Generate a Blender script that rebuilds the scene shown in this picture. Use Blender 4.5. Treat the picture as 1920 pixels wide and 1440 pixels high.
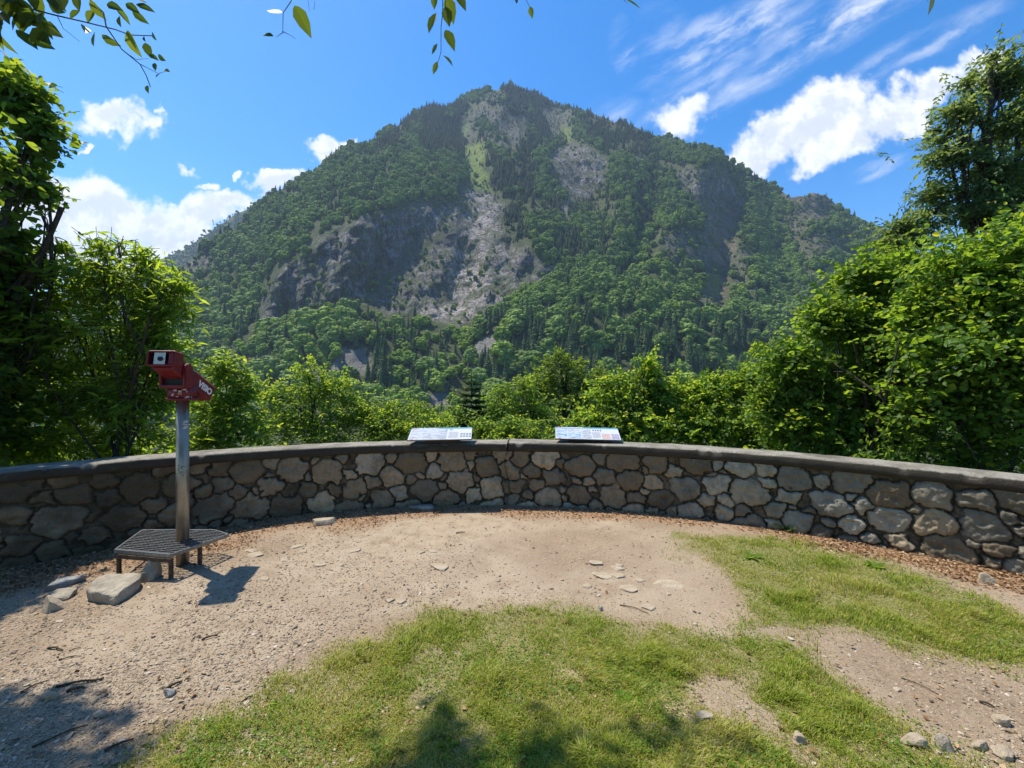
import bpy, bmesh, math, random
import numpy as np
from mathutils import Vector, Matrix

random.seed(5)
rng = np.random.default_rng(7)
SC = bpy.context.scene
COL = SC.collection
for _o in list(bpy.data.objects):
    bpy.data.objects.remove(_o)

# ------------------------------------------------------------------ camera, sky, sun, exposure
F, CX, HY, EYE = 800.0, 960.0, 700.0, 1.6          # photo pixels (1920 wide) to metres
SUN_AZ, SUN_EL = math.radians(59), math.radians(63)  # left of the view direction
TO_SUN = Vector((-math.sin(SUN_AZ) * math.cos(SUN_EL), math.cos(SUN_AZ) * math.cos(SUN_EL), math.sin(SUN_EL)))

cam = bpy.data.cameras.new('camera')
cam.sensor_width = 36.0
cam.lens = 36.0 * F / 1920.0
cam.shift_y = -(720.0 - HY) / 1920.0
cam.clip_start = 0.05
cam.clip_end = 8000
cam_ob = bpy.data.objects.new('camera', cam)
cam_ob.location = (0, 0, EYE)
cam_ob.rotation_euler = (math.radians(90), 0, 0)
COL.objects.link(cam_ob)
SC.camera = cam_ob

SC.view_settings.view_transform = 'Standard'
SC.view_settings.look = 'None'
SC.view_settings.gamma = 1.0
SC.view_settings.use_curve_mapping = False
SC.view_settings.exposure = 0.73
cy = SC.cycles
cy.max_bounces = 7
cy.diffuse_bounces = 3
cy.glossy_bounces = 2
cy.transmission_bounces = 5
cy.transparent_max_bounces = 8
cy.volume_bounces = 0
cy.caustics_reflective = False
cy.caustics_refractive = False
cy.sample_clamp_indirect = 6.0

sun = bpy.data.lights.new('sun', 'SUN')
sun.energy = 4.6
sun.angle = math.radians(0.53)
sun.color = (1.0, 0.93, 0.80)
sun_ob = bpy.data.objects.new('sun', sun)
sun_ob.rotation_euler = TO_SUN.to_track_quat('Z', 'Y').to_euler()
sun_ob.location = (0, 0, 50)
COL.objects.link(sun_ob)


class NT:
    """small helper for building node trees"""
    def __init__(self, tree):
        self.t = tree

    def n(self, kind, **kw):
        nd = self.t.nodes.new(kind)
        ins = kw.pop('ins', {})
        for k, v in kw.items():
            setattr(nd, k, v)
        for k, v in ins.items():
            self.put(nd.inputs[k], v)
        return nd

    def put(self, sock, v):
        if isinstance(v, bpy.types.NodeSocket):
            self.t.links.new(v, sock)
        elif isinstance(v, (tuple, list)) and sock.type == 'RGBA' and len(v) == 3:
            sock.default_value = (*v, 1)
        else:
            sock.default_value = v

    def math(self, op, a, b=0.0, c=None, clamp=False):
        nd = self.n('ShaderNodeMath', operation=op, use_clamp=clamp)
        self.put(nd.inputs[0], a)
        self.put(nd.inputs[1], b)
        if c is not None:
            self.put(nd.inputs[2], c)
        return nd.outputs[0]

    def mix(self, fac, a, b, blend='MIX'):
        nd = self.n('ShaderNodeMix', data_type='RGBA', blend_type=blend)
        self.put(nd.inputs[0], fac)
        self.put(nd.inputs[6], a)
        self.put(nd.inputs[7], b)
        return nd.outputs[2]

    def smooth(self, v, lo, hi, a=0.0, b=1.0):
        nd = self.n('ShaderNodeMapRange', interpolation_type='SMOOTHSTEP')
        self.put(nd.inputs[0], v)
        nd.inputs[1].default_value = lo
        nd.inputs[2].default_value = hi
        nd.inputs[3].default_value = a
        nd.inputs[4].default_value = b
        return nd.outputs[0]

    def noise(self, vec, scale, detail=4.0, rough=0.55, dim='3D', col=False):
        nd = self.n('ShaderNodeTexNoise', noise_dimensions=dim)
        if vec is not None:
            self.put(nd.inputs['Vector'], vec)
        nd.inputs['Scale'].default_value = scale
        nd.inputs['Detail'].default_value = detail
        nd.inputs['Roughness'].default_value = rough
        return nd.outputs['Color' if col else 'Fac']

    def attr(self, name):
        return self.n('ShaderNodeAttribute', attribute_name=name).outputs['Fac']


# clouds in direction space: (px, py, half length, half height, tilt in degrees, weight)
CLOUDS = [
    (1440, 275, 105, 62, 32, 1.0), (1545, 225, 120, 78, 30, 1.05), (1660, 215, 120, 52, 18, 1.0),
    (1760, 180, 85, 38, 28, .95), (1825, 140, 70, 34, 34, .9), (1500, 300, 60, 36, 10, .8), (1575, 160, 50, 36, 20, .8),
    (1395, 310, 70, 45, 20, .9), (1600, 270, 70, 36, 25, .8),
    (1295, 215, 85, 42, 12, .62),
    (212, 226, 82, 36, -6, .95), (160, 240, 60, 30, 0, .7), (255, 205, 40, 24, -20, .7), (165, 287, 16, 9, 0, .75),
    (288, 195, 10, 14, 0, .6), (325, 323, 30, 12, -8, .75), (457, 318, 16, 8, -10, .7),
    (60, 390, 150, 70, -5, 1.05), (200, 400, 120, 62, -20, 1.1), (290, 430, 120, 48, -25, 1.0), (390, 412, 90, 42, 22, 1.0),
    (425, 372, 62, 26, 14, .95), (385, 350, 26, 14, 30, .75), (515, 342, 46, 24, 8, .95), (490, 335, 20, 22, 40, .7),
    (620, 278, 50, 26, 30, 1.0), (650, 262, 22, 14, 10, .8), (330, 480, 220, 60, 0, 1.1), (100, 470, 240, 60, 0, 1.1),
    (-300, 350, 260, 90, 0, 1.0), (2150, 60, 180, 60, 25, .9),
]
WISPS = [
    (1380, 55, 170, 46, 26, .55), (1600, 25, 190, 40, 28, .5), (1480, 110, 190, 26, 32, .34), (1660, 110, 170, 22, 30, .26),
    (1190, 85, 26, 60, 8, .34), (1330, 150, 130, 26, 30, .30), (1665, 305, 60, 16, 24, .38), (1780, 60, 160, 26, 30, .25),
    (1280, 90, 60, 90, 20, .2), (1180, 205, 60, 40, 0, .16),
]


def build_world():
    w = bpy.data.worlds.new('World')
    SC.world = w
    w.use_nodes = True
    t = w.node_tree
    t.nodes.clear()
    g = NT(t)
    sky = g.n('ShaderNodeTexSky', sky_type='NISHITA', sun_disc=False, sun_elevation=SUN_EL, sun_rotation=-SUN_AZ,
              altitude=900.0, air_density=1.0, dust_density=0.6, ozone_density=1.6)
    hs = g.n('ShaderNodeHueSaturation', ins={'Hue': 0.502, 'Saturation': 1.48, 'Value': 1.36, 'Color': sky.outputs[0]})
    tc = g.n('ShaderNodeTexCoord').outputs['Generated']
    sep = g.n('ShaderNodeSeparateXYZ', ins={0: tc})
    yy = g.math('MAXIMUM', sep.outputs[1], 0.02)
    u = g.math('DIVIDE', sep.outputs[0], yy)
    v = g.math('DIVIDE', sep.outputs[2], yy)
    p = g.n('ShaderNodeCombineXYZ', ins={0: u, 1: v}).outputs[0]
    wn = g.noise(p, 7.0, 4.0, 0.6, '2D', True)
    off = g.n('ShaderNodeVectorMath', operation='MULTIPLY_ADD', ins={0: wn, 1: (0.16, 0.14, 0), 2: p}).outputs[0]
    off = g.n('ShaderNodeVectorMath', operation='SUBTRACT', ins={0: off, 1: (0.08, 0.07, 0)}).outputs[0]

    def field(items, soft=0.08, off=off):
        acc = None
        for (px, py, rx, ry, tilt, wt) in items:
            mp = g.n('ShaderNodeMapping', vector_type='TEXTURE')
            g.put(mp.inputs[0], off)
            mp.inputs[1].default_value = ((px - CX) / F, (HY - py) / F, 0)
            mp.inputs[2].default_value = (0, 0, math.radians(tilt))
            mp.inputs[3].default_value = (rx * 1.25 / F, ry * 1.25 / F, 1)
            ln = g.n('ShaderNodeVectorMath', operation='LENGTH', ins={0: mp.outputs[0]}).outputs['Value']
            d = g.math('SUBTRACT', wt, g.math('MULTIPLY', ln, wt), clamp=True)
            if acc is None:
                acc = d
            else:
                nd = g.n('ShaderNodeMath', operation='SMOOTH_MAX' if soft else 'MAXIMUM')
                g.put(nd.inputs[0], acc)
                g.put(nd.inputs[1], d)
                nd.inputs[2].default_value = soft
                acc = nd.outputs[0]
        return acc
    cum = field(CLOUDS)
    n1 = g.noise(p, 11.0, 7.0, 0.62, '2D')
    dens = g.math('ADD', cum, g.math('MULTIPLY', g.math('SUBTRACT', n1, 0.5), 1.15))
    has = g.smooth(cum, 0.04, 0.30)
    a1 = g.math('MULTIPLY', g.smooth(dens, 0.10, 0.60), has)
    small = g.n('ShaderNodeVectorMath', operation='MULTIPLY_ADD', ins={0: wn, 1: (0.05, 0.035, 0), 2: p}).outputs[0]
    wis = field(WISPS, 0, small)
    mp = g.n('ShaderNodeMapping', vector_type='TEXTURE')
    g.put(mp.inputs[0], small)
    mp.inputs[2].default_value = (0, 0, math.radians(31))
    mp.inputs[3].default_value = (0.30, 0.075, 1)
    n2 = g.noise(mp.outputs[0], 1.6, 6.0, 0.6, '2D')
    a2 = g.math('MULTIPLY', wis, g.smooth(n2, 0.32, 0.85, 0.0, 2.6), clamp=True)
    a = g.math('MAXIMUM', a1, g.math('MULTIPLY', a2, 0.95), clamp=True)
    # thick parts are a little greyer than the fringes
    shp = g.n('ShaderNodeVectorMath', operation='ADD', ins={0: p, 1: (-0.02, 0.035, 0)}).outputs[0]
    n3 = g.noise(shp, 11.0, 5.0, 0.6, '2D')
    core = g.math('MULTIPLY', g.smooth(cum, 0.30, 0.75), g.smooth(g.math('SUBTRACT', n3, n1), -0.16, 0.12))
    ccol = g.mix(core, (6.9, 7.0, 7.2), (5.0, 5.35, 6.0))
    final = g.mix(a, hs.outputs[0], ccol)
    bg = g.n('ShaderNodeBackground', ins={0: final, 1: 0.105})
    out = g.n('ShaderNodeOutputWorld', ins={0: bg.outputs[0]})


build_world()

# ------------------------------------------------------------------ helpers
def at(px, py, Y):
    return ((px - CX) / F * Y, Y, EYE + (HY - py) / F * Y)


def on_ground(px, py, z=0.0):
    Y = (EYE - z) * F / (py - HY)
    return ((px - CX) / F * Y, Y)


def tag(o, label=None, cat=None, group=None, kind=None):
    if label: o['label'] = label
    if cat: o['category'] = cat
    if group: o['group'] = group
    if kind: o['kind'] = kind
    return o


def empty(name, loc, label, cat, group=None):
    o = bpy.data.objects.new(name, None)
    o.empty_display_size = 0.2
    o.location = loc
    COL.objects.link(o)
    return tag(o, label, cat, group)


def np_mesh(name, V, polys, mats=None, smooth=False, attrs=None, mat_index=None):
    me = bpy.data.meshes.new(name)
    V = np.ascontiguousarray(V, dtype=np.float32)
    polys = [np.asarray(p, dtype=np.int32) for p in polys if len(p)]
    loops = np.concatenate([p.ravel() for p in polys])
    tot = np.concatenate([np.full(len(p), p.shape[1], dtype=np.int32) for p in polys])
    start = np.concatenate([[0], np.cumsum(tot)[:-1]]).astype(np.int32)
    me.vertices.add(len(V))
    me.vertices.foreach_set('co', V.ravel())
    me.loops.add(len(loops))
    me.loops.foreach_set('vertex_index', loops)
    me.polygons.add(len(tot))
    me.polygons.foreach_set('loop_start', start)
    me.polygons.foreach_set('use_smooth', np.full(len(tot), smooth, dtype=bool))
    if mats is not None:
        for m in (mats if isinstance(mats, (list, tuple)) else [mats]):
            me.materials.append(m)
    if mat_index is not None:
        me.polygons.foreach_set('material_index', np.asarray(mat_index, dtype=np.int32))
    for k, a in (attrs or {}).items():
        at_ = me.attributes.new(k, 'FLOAT', 'POINT')
        at_.data.foreach_set('value', np.ascontiguousarray(a, dtype=np.float32))
    me.update(calc_edges=True)
    return me


def link(name, me, parent=None):
    o = bpy.data.objects.new(name, me)
    COL.objects.link(o)
    if parent is not None:
        o.parent = parent
        if parent.parent is None and parent.type == 'EMPTY':
            o.matrix_parent_inverse = Matrix.Translation(-Vector(parent.location))
    return o


def hash2(ix, iy, seed):
    h = (ix.astype(np.int64) * 374761393 + iy.astype(np.int64) * 668265263 + seed * 974634541) & 0xFFFFFFFF
    h = ((h ^ (h >> 13)) * 1274126177) & 0xFFFFFFFF
    h = (h ^ (h >> 16)) & 0xFFFFFF
    return h / float(0xFFFFFF)


def vnoise(x, y, seed=0):
    x = np.asarray(x, dtype=np.float64); y = np.asarray(y, dtype=np.float64)
    ix = np.floor(x); iy = np.floor(y)
    fx = x - ix; fy = y - iy
    fx = fx * fx * (3 - 2 * fx); fy = fy * fy * (3 - 2 * fy)
    a = hash2(ix, iy, seed); b = hash2(ix + 1, iy, seed)
    c = hash2(ix, iy + 1, seed); d = hash2(ix + 1, iy + 1, seed)
    return (a * (1 - fx) + b * fx) * (1 - fy) + (c * (1 - fx) + d * fx) * fy


def fbm(x, y, seed=0, oct=5, gain=0.5):
    s = 0.0; amp = 1.0; tot = 0.0
    for i in range(oct):
        s = s + amp * vnoise(x * 2 ** i + 17.3 * i, y * 2 ** i - 9.1 * i, seed + i)
        tot += amp; amp *= gain
    return s / tot


def sstep(lo, hi, v):
    t = np.clip((v - lo) / (hi - lo), 0, 1)
    return t * t * (3 - 2 * t)


def poly_sd(poly, x, y):
    """signed distance to a polygon, positive inside"""
    p = np.asarray(poly, dtype=np.float64)
    inside = np.zeros(np.shape(x), dtype=bool)
    best = np.full(np.shape(x), 1e18)
    n = len(p)
    for i in range(n):
        x0, y0 = p[i]; x1, y1 = p[(i + 1) % n]
        dx, dy = x1 - x0, y1 - y0
        t = np.clip(((x - x0) * dx + (y - y0) * dy) / (dx * dx + dy * dy + 1e-12), 0, 1)
        best = np.minimum(best, (x - x0 - t * dx) ** 2 + (y - y0 - t * dy) ** 2)
        c = ((y0 > y) != (y1 > y))
        with np.errstate(divide='ignore', invalid='ignore'):
            inside ^= c & (x < (x1 - x0) * (y - y0) / (y1 - y0 + 1e-12) + x0)
    return np.where(inside, 1, -1) * np.sqrt(best)


def grid_quads(nr, nc, wrap=False):
    r = np.arange(nr - 1)[:, None]
    c = np.arange(nc if wrap else nc - 1)[None, :]
    c1 = (c + 1) % nc
    return np.stack([r * nc + c, r * nc + c1, (r + 1) * nc + c1, (r + 1) * nc + c], -1).reshape(-1, 4)


def nrm(a):
    return a / (np.linalg.norm(a, axis=-1, keepdims=True) + 1e-12)


def tubes(paths, sides=6):
    """paths: list of (points (n,3), radii (n,)) -> verts, quads"""
    Vs, Qs, off = [], [], 0
    for pts, rad in paths:
        pts = np.asarray(pts, float); rad = np.asarray(rad, float)
        n = len(pts)
        tan = nrm(np.gradient(pts, axis=0))
        ref = np.array([0.31, 0.17, 0.93]) if abs(tan[:, 2]).mean() < 0.9 else np.array([1.0, 0.1, 0.0])
        a = nrm(np.cross(tan, ref)); b = np.cross(tan, a)
        th = np.linspace(0, 2 * np.pi, sides, endpoint=False)
        ring = pts[:, None, :] + rad[:, None, None] * (np.cos(th)[None, :, None] * a[:, None, :] + np.sin(th)[None, :, None] * b[:, None, :])
        Vs.append(ring.reshape(-1, 3))
        Qs.append(grid_quads(n, sides, True) + off)
        off += n * sides
    return np.concatenate(Vs), np.concatenate(Qs)


def bend(a, b, n=6, sag=0.0, wob=0.05, r=None):
    r = r or rng
    a = np.asarray(a, float); b = np.asarray(b, float)
    t = np.linspace(0, 1, n)[:, None]
    L = np.linalg.norm(b - a)
    p = a + (b - a) * t
    w = np.sin(np.pi * t)
    p = p + w * r.normal(0, wob, 3) * L + np.array([0, 0, sag]) * L * w
    return p


# ------------------------------------------------------------------ materials
def new_mat(name):
    m = bpy.data.materials.new(name)
    m.use_nodes = True
    m.node_tree.nodes.clear()
    return m, NT(m.node_tree)


def finish(g, shader, disp=None):
    g.n('ShaderNodeOutputMaterial', ins={0: shader})


def bsdf(g, color, rough=0.8, spec=0.3, normal=None, metal=0.0):
    ins = {'Base Color': color, 'Roughness': rough, 'Metallic': metal, 'Specular IOR Level': spec}
    if normal is not None:
        ins['Normal'] = normal
    return g.n('ShaderNodeBsdfPrincipled', ins=ins).outputs[0]


def bump(g, h, strength=0.4, dist=0.01):
    return g.n('ShaderNodeBump', ins={'Strength': strength, 'Distance': dist, 'Height': h}).outputs[0]


def geo_pos(g):
    return g.n('ShaderNodeNewGeometry').outputs['Position']


def obj_pos(g):
    return g.n('ShaderNodeTexCoord').outputs['Object']


def mat_plain(name, col, rough=0.5, spec=0.4, metal=0.0, vary=0.12, scale=30.0, bumpy=0.1):
    m, g = new_mat(name)
    P = obj_pos(g)
    n = g.noise(P, scale, 5)
    c = g.mix(g.smooth(n, 0.3, 0.7), tuple(x * (1 - vary) for x in col), tuple(min(1, x * (1 + vary)) for x in col))
    finish(g, bsdf(g, c, rough, spec, bump(g, n, bumpy, 0.004), metal))
    return m


def mat_leaf(name, dark, light, young, trans, tfac=0.52, rough=0.5):
    """attributes: 'tint' random per leaf, 'young' 0..1 for fresh tips"""
    m, g = new_mat(name)
    t = g.attr('tint')
    c = g.mix(t, dark, light)
    c = g.mix(g.attr('young'), c, young)
    tc = g.mix(g.attr('young'), g.mix(t, tuple(x * 0.75 for x in trans), trans), tuple(min(1, x * 2.6) for x in young))
    d = bsdf(g, c, rough, 0.25)
    tr = g.n('ShaderNodeBsdfTranslucent', ins={0: tc}).outputs[0]
    finish(g, g.n('ShaderNodeMixShader', ins={0: tfac, 1: d, 2: tr}).outputs[0])
    return m


M_hazel = mat_leaf('hazel_leaf', (.05, .12, .016), (.115, .21, .026), (.30, .29, .022), (.40, .60, .035))
M_shrub = mat_leaf('shrub_leaf', (.06, .145, .02), (.145, .26, .034), (.34, .32, .03), (.50, .70, .055))
M_elder = mat_leaf('pinnate_leaf', (.06, .13, .018), (.13, .22, .026), (.28, .31, .02), (.48, .66, .04), .58)
M_darkl = mat_leaf('dark_leaf', (.032, .075, .016), (.07, .13, .022), (.26, .29, .02), (.34, .48, .03), 0.5)
M_hang = mat_leaf('hanging_leaf', (.022, .055, .014), (.05, .10, .02), (.22, .25, .02), (.13, .22, .02), .42)  # darker copy of the dark leaf: backlit dimness set in the colour
M_feath = mat_leaf('tall_leaf', (.07, .125, .045), (.135, .20, .065), (.24, .26, .04), (.40, .52, .09), 0.45)
M_need = mat_leaf('spruce_needle', (.035, .075, .022), (.06, .12, .03), (.13, .2, .03), (.10, .18, .03), 0.2)


def mat_bark(name, a, b):
    m, g = new_mat(name)
    P = obj_pos(g)
    mp = g.n('ShaderNodeMapping', ins={0: P})
    mp.inputs[3].default_value = (1, 1, 0.3)
    n = g.noise(mp.outputs[0], 45, 6, 0.65)
    n2 = g.noise(P, 7, 4)
    c = g.mix(g.smooth(n, 0.35, 0.65), a, b)
    c = g.mix(g.smooth(n2, 0.52, 0.7, 0, 0.5), c, (.05, .07, .03))
    finish(g, bsdf(g, c, 0.9, 0.2, bump(g, n, 0.7, 0.01)))
    return m


M_bark = mat_bark('bark', (.035, .028, .02), (.085, .068, .05))
M_twig = mat_bark('twig_bark', (.04, .03, .02), (.10, .07, .045))


def mat_ground():
    m, g = new_mat('ground')
    P = geo_pos(g)
    gr, li, sh, far = g.attr('grass'), g.attr('litter'), g.attr('worn'), g.attr('far')
    n0 = g.noise(P, 1.1, 4, 0.5)
    n1 = g.noise(P, 6.0, 6, 0.65)
    n2 = g.noise(P, 55.0, 5, 0.7)
    n3 = g.noise(P, 240.0, 3, 0.7)
    dirt = g.mix(g.smooth(n0, 0.35, 0.65), (.258, .186, .122), (.328, .245, .168))
    dirt = g.mix(g.smooth(n1, 0.45, 0.75, 0, 0.6), dirt, (.19, .138, .09))
    dirt = g.mix(g.smooth(n2, 0.42, 0.72, 0, 0.75), dirt, (.42, .335, .235))
    dirt = g.mix(g.smooth(n3, 0.50, 0.70, 0, 0.8), dirt, (.16, .125, .09))
    dirt = g.mix(g.math('MULTIPLY', sh, g.smooth(n1, 0.3, 0.6)), dirt, (.39, .31, .22))
    lit = g.mix(g.smooth(n2, 0.35, 0.65), (.26, .15, .08), (.38, .245, .145))
    lit = g.mix(g.smooth(n3, 0.5, 0.7, 0, 0.8), lit, (.15, .08, .045))
    lf = g.math('MULTIPLY', li, g.smooth(n1, 0.25, 0.55, 0.35, 1.0))
    c = g.mix(lf, dirt, lit)
    turf = g.mix(g.smooth(n2, 0.35, 0.65), (.14, .145, .04), (.27, .235, .105))
    gf = g.smooth(g.math('ADD', gr, g.math('MULTIPLY', g.math('SUBTRACT', n1, 0.5), 0.5)), 0.25, 0.75)
    c = g.mix(gf, c, turf)
    c = g.mix(far, c, g.mix(n1, (.025, .04, .012), (.05, .065, .02)))
    hgt = g.math('ADD', g.math('MULTIPLY', n2, 0.6), g.math('ADD', g.math('MULTIPLY', n3, 0.35), n1))
    finish(g, bsdf(g, c, 0.95, 0.15, bump(g, hgt, 0.75, 0.02)))
    return m


M_ground = mat_ground()


def mat_attr_ramp(name, stops, rough=0.85, spec=0.2, noise_scale=30.0, noise_amt=0.35, bumpy=0.4, trans=None):
    """colour by a per-piece attribute 'tint' through a ramp"""
    m, g = new_mat(name)
    r = g.n('ShaderNodeValToRGB')
    els = r.color_ramp.elements
    while len(els) < len(stops):
        els.new(0.5)
    for e, (p, c) in zip(els, stops):
        e.position = p
        e.color = (*c, 1)
    g.put(r.inputs[0], g.attr('tint'))
    n = g.noise(obj_pos(g), noise_scale, 5, 0.6)
    c = g.mix(g.smooth(n, 0.3, 0.7, 0, noise_amt), r.outputs[0], (.06, .05, .04))
    s = bsdf(g, c, rough, spec, bump(g, n, bumpy, 0.004))
    if trans:
        tr = g.n('ShaderNodeBsdfTranslucent', ins={0: g.mix(0.0, r.outputs[0], r.outputs[0])}).outputs[0]
        s = g.n('ShaderNodeMixShader', ins={0: trans, 1: s, 2: tr}).outputs[0]
    finish(g, s)
    return m


M_grass = mat_attr_ramp('grass_blade', [(0, (.14, .25, .018)), (.40, (.30, .40, .036)), (.70, (.47, .47, .07)), (.88, (.54, .46, .15)), (1, (.62, .52, .26))],
                        0.5, 0.3, 20, 0.1, 0.0, 0.5)
M_gravel = mat_attr_ramp('gravel_stone', [(0, (.15, .115, .08)), (.35, (.29, .222, .15)), (.7, (.40, .32, .225)), (1, (.54, .47, .38))], 0.9, 0.2, 60, 0.3)
M_litter = mat_attr_ramp('dead_leaf', [(0, (.11, .055, .025)), (.4, (.27, .145, .065)), (.75, (.43, .265, .135)), (1, (.55, .42, .26))], 0.8, 0.2, 40, 0.2, 0.2, 0.15)


def mat_rock(name, a, b, c3, scale=9.0):
    m, g = new_mat(name)
    P = obj_pos(g)
    n1 = g.noise(P, scale, 7, 0.65)
    n2 = g.noise(P, scale * 6, 5, 0.7)
    c = g.mix(g.smooth(n1, 0.35, 0.65), a, b)
    c = g.mix(g.smooth(n2, 0.5, 0.75, 0, 0.7), c, c3)
    finish(g, bsdf(g, c, 0.9, 0.25, bump(g, g.math('ADD', n1, g.math('MULTIPLY', n2, 0.4)), 0.6, 0.03)))
    return m


M_rock = mat_rock('field_stone', (.25, .215, .165), (.38, .335, .26), (.14, .125, .10))
M_rockp = mat_rock('pale_stone', (.33, .265, .185), (.42, .35, .255), (.24, .19, .135), 14)
M_rockg = mat_rock('grey_stone', (.20, .195, .18), (.33, .325, .30), (.11, .115, .10))


def mat_wall():
    m, g = new_mat('rubble_masonry')
    P = geo_pos(g)
    st, tone, jt, grey = g.attr('stone'), g.attr('tone'), g.attr('joint_and_shade'), g.attr('grey')
    n1 = g.noise(P, 14, 6, 0.65)
    n2 = g.noise(P, 70, 5, 0.7)
    n3 = g.noise(P, 2.2, 4, 0.5)
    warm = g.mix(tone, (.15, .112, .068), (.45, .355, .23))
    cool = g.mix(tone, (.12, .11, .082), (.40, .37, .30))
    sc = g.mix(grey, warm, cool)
    sc = g.mix(g.smooth(n1, 0.42, 0.68, 0, 0.55), sc, (.115, .095, .07))
    sc = g.mix(g.smooth(n2, 0.52, 0.74, 0, 0.45), sc, (.36, .31, .23))
    mo = g.mix(g.smooth(n1, 0.35, 0.65), (.055, .044, .029), (.15, .122, .086))
    mo = g.mix(g.smooth(n2, 0.45, 0.7, 0, 0.5), mo, (.05, .042, .03))
    c = g.mix(st, mo, sc)
    c = g.mix(g.math('MULTIPLY', jt, 0.85), c, (.020, .020, .013))  # dark joints, plus the shade painted over the left end
    c = g.mix(g.smooth(n3, 0.5, 0.72, 0, 0.5), c, (.05, .045, .032))
    finish(g, bsdf(g, c, 0.92, 0.2, bump(g, g.math('ADD', n1, g.math('MULTIPLY', n2, 0.5)), 0.7, 0.02)))
    return m


M_wall = mat_wall()


def mat_cap():
    m, g = new_mat('weathered_concrete')
    P = geo_pos(g)
    n1 = g.noise(P, 5, 6, 0.65)
    n2 = g.noise(P, 60, 5, 0.75)
    n3 = g.noise(P, 220, 2, 0.6)
    c = g.mix(g.smooth(n1, 0.3, 0.7), (.20, .18, .145), (.36, .335, .285))
    c = g.mix(g.smooth(n2, 0.45, 0.7, 0, 0.7), c, (.10, .09, .07))
    c = g.mix(g.smooth(n3, 0.6, 0.75, 0, 0.5), c, (.5, .47, .42))
    n4 = g.noise(P, 1.7, 5, 0.6)
    n5 = g.noise(P, 26, 4, 0.6)
    c = g.mix(g.smooth(n4, .5, .68, 0, .65), c, (.085, .078, .058))
    c = g.mix(g.math('MULTIPLY', g.smooth(n5, .60, .68, 0, .8), g.smooth(n4, .35, .55, 1, .2)), c, (.46, .45, .40))
    c = g.mix(g.smooth(n5, .36, .28, 0, .7), c, (.06, .065, .035))
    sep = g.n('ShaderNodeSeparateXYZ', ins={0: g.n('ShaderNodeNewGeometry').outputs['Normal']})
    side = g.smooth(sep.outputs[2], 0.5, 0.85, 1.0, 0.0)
    c = g.mix(g.math('MULTIPLY', side, g.smooth(n1, 0.2, 0.5, 0.7, 0.95)), c, (.045, .038, .028))  # upright faces painted darker, as shade below the lit top
    finish(g, bsdf(g, c, 0.95, 0.2, bump(g, g.math('ADD', n1, n2), 0.8, 0.02)))
    return m


M_cap = mat_cap()


def mat_mountain():
    m, g = new_mat('mountain_slope')
    P = geo_pos(g)
    rock, mead, scr, brown = g.attr('rock'), g.attr('meadow'), g.attr('scree'), g.attr('ochre')
    n1 = g.noise(P, .05, 6, 0.6)
    mp = g.n('ShaderNodeMapping', ins={0: P})
    mp.inputs[3].default_value = (1, 1, 0.28)
    n2 = g.noise(mp.outputs[0], .22, 7, 0.68)
    n3 = g.noise(P, .9, 5, 0.7)
    soil = g.mix(n1, (.065, .085, .03), (.125, .14, .06))
    rc = g.mix(g.smooth(n2, 0.33, 0.68), (.14, .132, .12), (.44, .415, .375))
    wv = g.n('ShaderNodeVectorMath', operation='MULTIPLY_ADD', ins={0: g.noise(P, .06, 4, .6, '3D', True), 1: (22, 22, 22), 2: mp.outputs[0]}).outputs[0]
    vo = g.n('ShaderNodeTexVoronoi', feature='DISTANCE_TO_EDGE', ins={'Vector': wv, 'Scale': .085})
    vo2 = g.n('ShaderNodeTexVoronoi', feature='DISTANCE_TO_EDGE', ins={'Vector': wv, 'Scale': .26})
    crack = g.math('MAXIMUM', g.smooth(vo.outputs[0], .0, .07, 1, 0), g.smooth(vo2.outputs[0], .0, .06, .7, 0))
    rc = g.mix(g.math('MULTIPLY', g.attr('pale'), g.smooth(n2, .30, .48)), rc, (.60, .53, .48))
    rc = g.mix(g.smooth(n3, 0.5, 0.75, 0, 0.6), rc, (.06, .055, .046))
    rc = g.mix(g.math('MULTIPLY', crack, .75), rc, (.045, .042, .036))
    rc = g.mix(brown, rc, g.mix(n2, (.20, .155, .10), (.36, .29, .20)))
    c = g.mix(rock, soil, rc)
    c = g.mix(g.math('MULTIPLY', rock, g.smooth(n1, 0.46, 0.58, 0, 0.75)), c, (.10, .125, .04))
    c = g.mix(scr, c, g.mix(g.smooth(n3, .35, .65), (.19, .175, .15), (.36, .34, .30)))
    c = g.mix(g.math('MULTIPLY', mead, g.smooth(n2, .36, .56, .35, 1)), c, g.mix(n3, (.17, .25, .04), (.28, .34, .075)))
    finish(g, bsdf(g, c, 0.95, 0.15, bump(g, g.math('SUBTRACT', g.math('ADD', n2, g.math('MULTIPLY', n3, 0.4)), g.math('MULTIPLY', g.math('MULTIPLY', crack, rock), .5)), 1.0, 6.0)))
    return m


M_mount = mat_mountain()


def mat_far_tree(name, a, b, tr):
    m, g = new_mat(name)
    rnd = g.n('ShaderNodeObjectInfo').outputs['Random']
    n = g.noise(geo_pos(g), .7, 4, 0.7)
    c = g.mix(rnd, a, b)
    c = g.mix(g.smooth(n, 0.35, 0.7, 0, 0.55), c, tuple(x * 1.5 for x in b))
    d = bsdf(g, c, 0.7, 0.2)
    t = g.n('ShaderNodeBsdfTranslucent', ins={0: tr}).outputs[0]
    finish(g, g.n('ShaderNodeMixShader', ins={0: 0.22, 1: d, 2: t}).outputs[0])
    return m


M_broad = mat_far_tree('far_broadleaf', (.06, .12, .020), (.19, .275, .05), (.35, .44, .065))
M_youngt = mat_far_tree('far_young_broadleaf', (.115, .19, .02), (.23, .32, .036), (.42, .54, .05))
M_conif = mat_far_tree('far_conifer', (.030, .065, .020), (.072, .13, .034), (.09, .14, .035))

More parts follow.
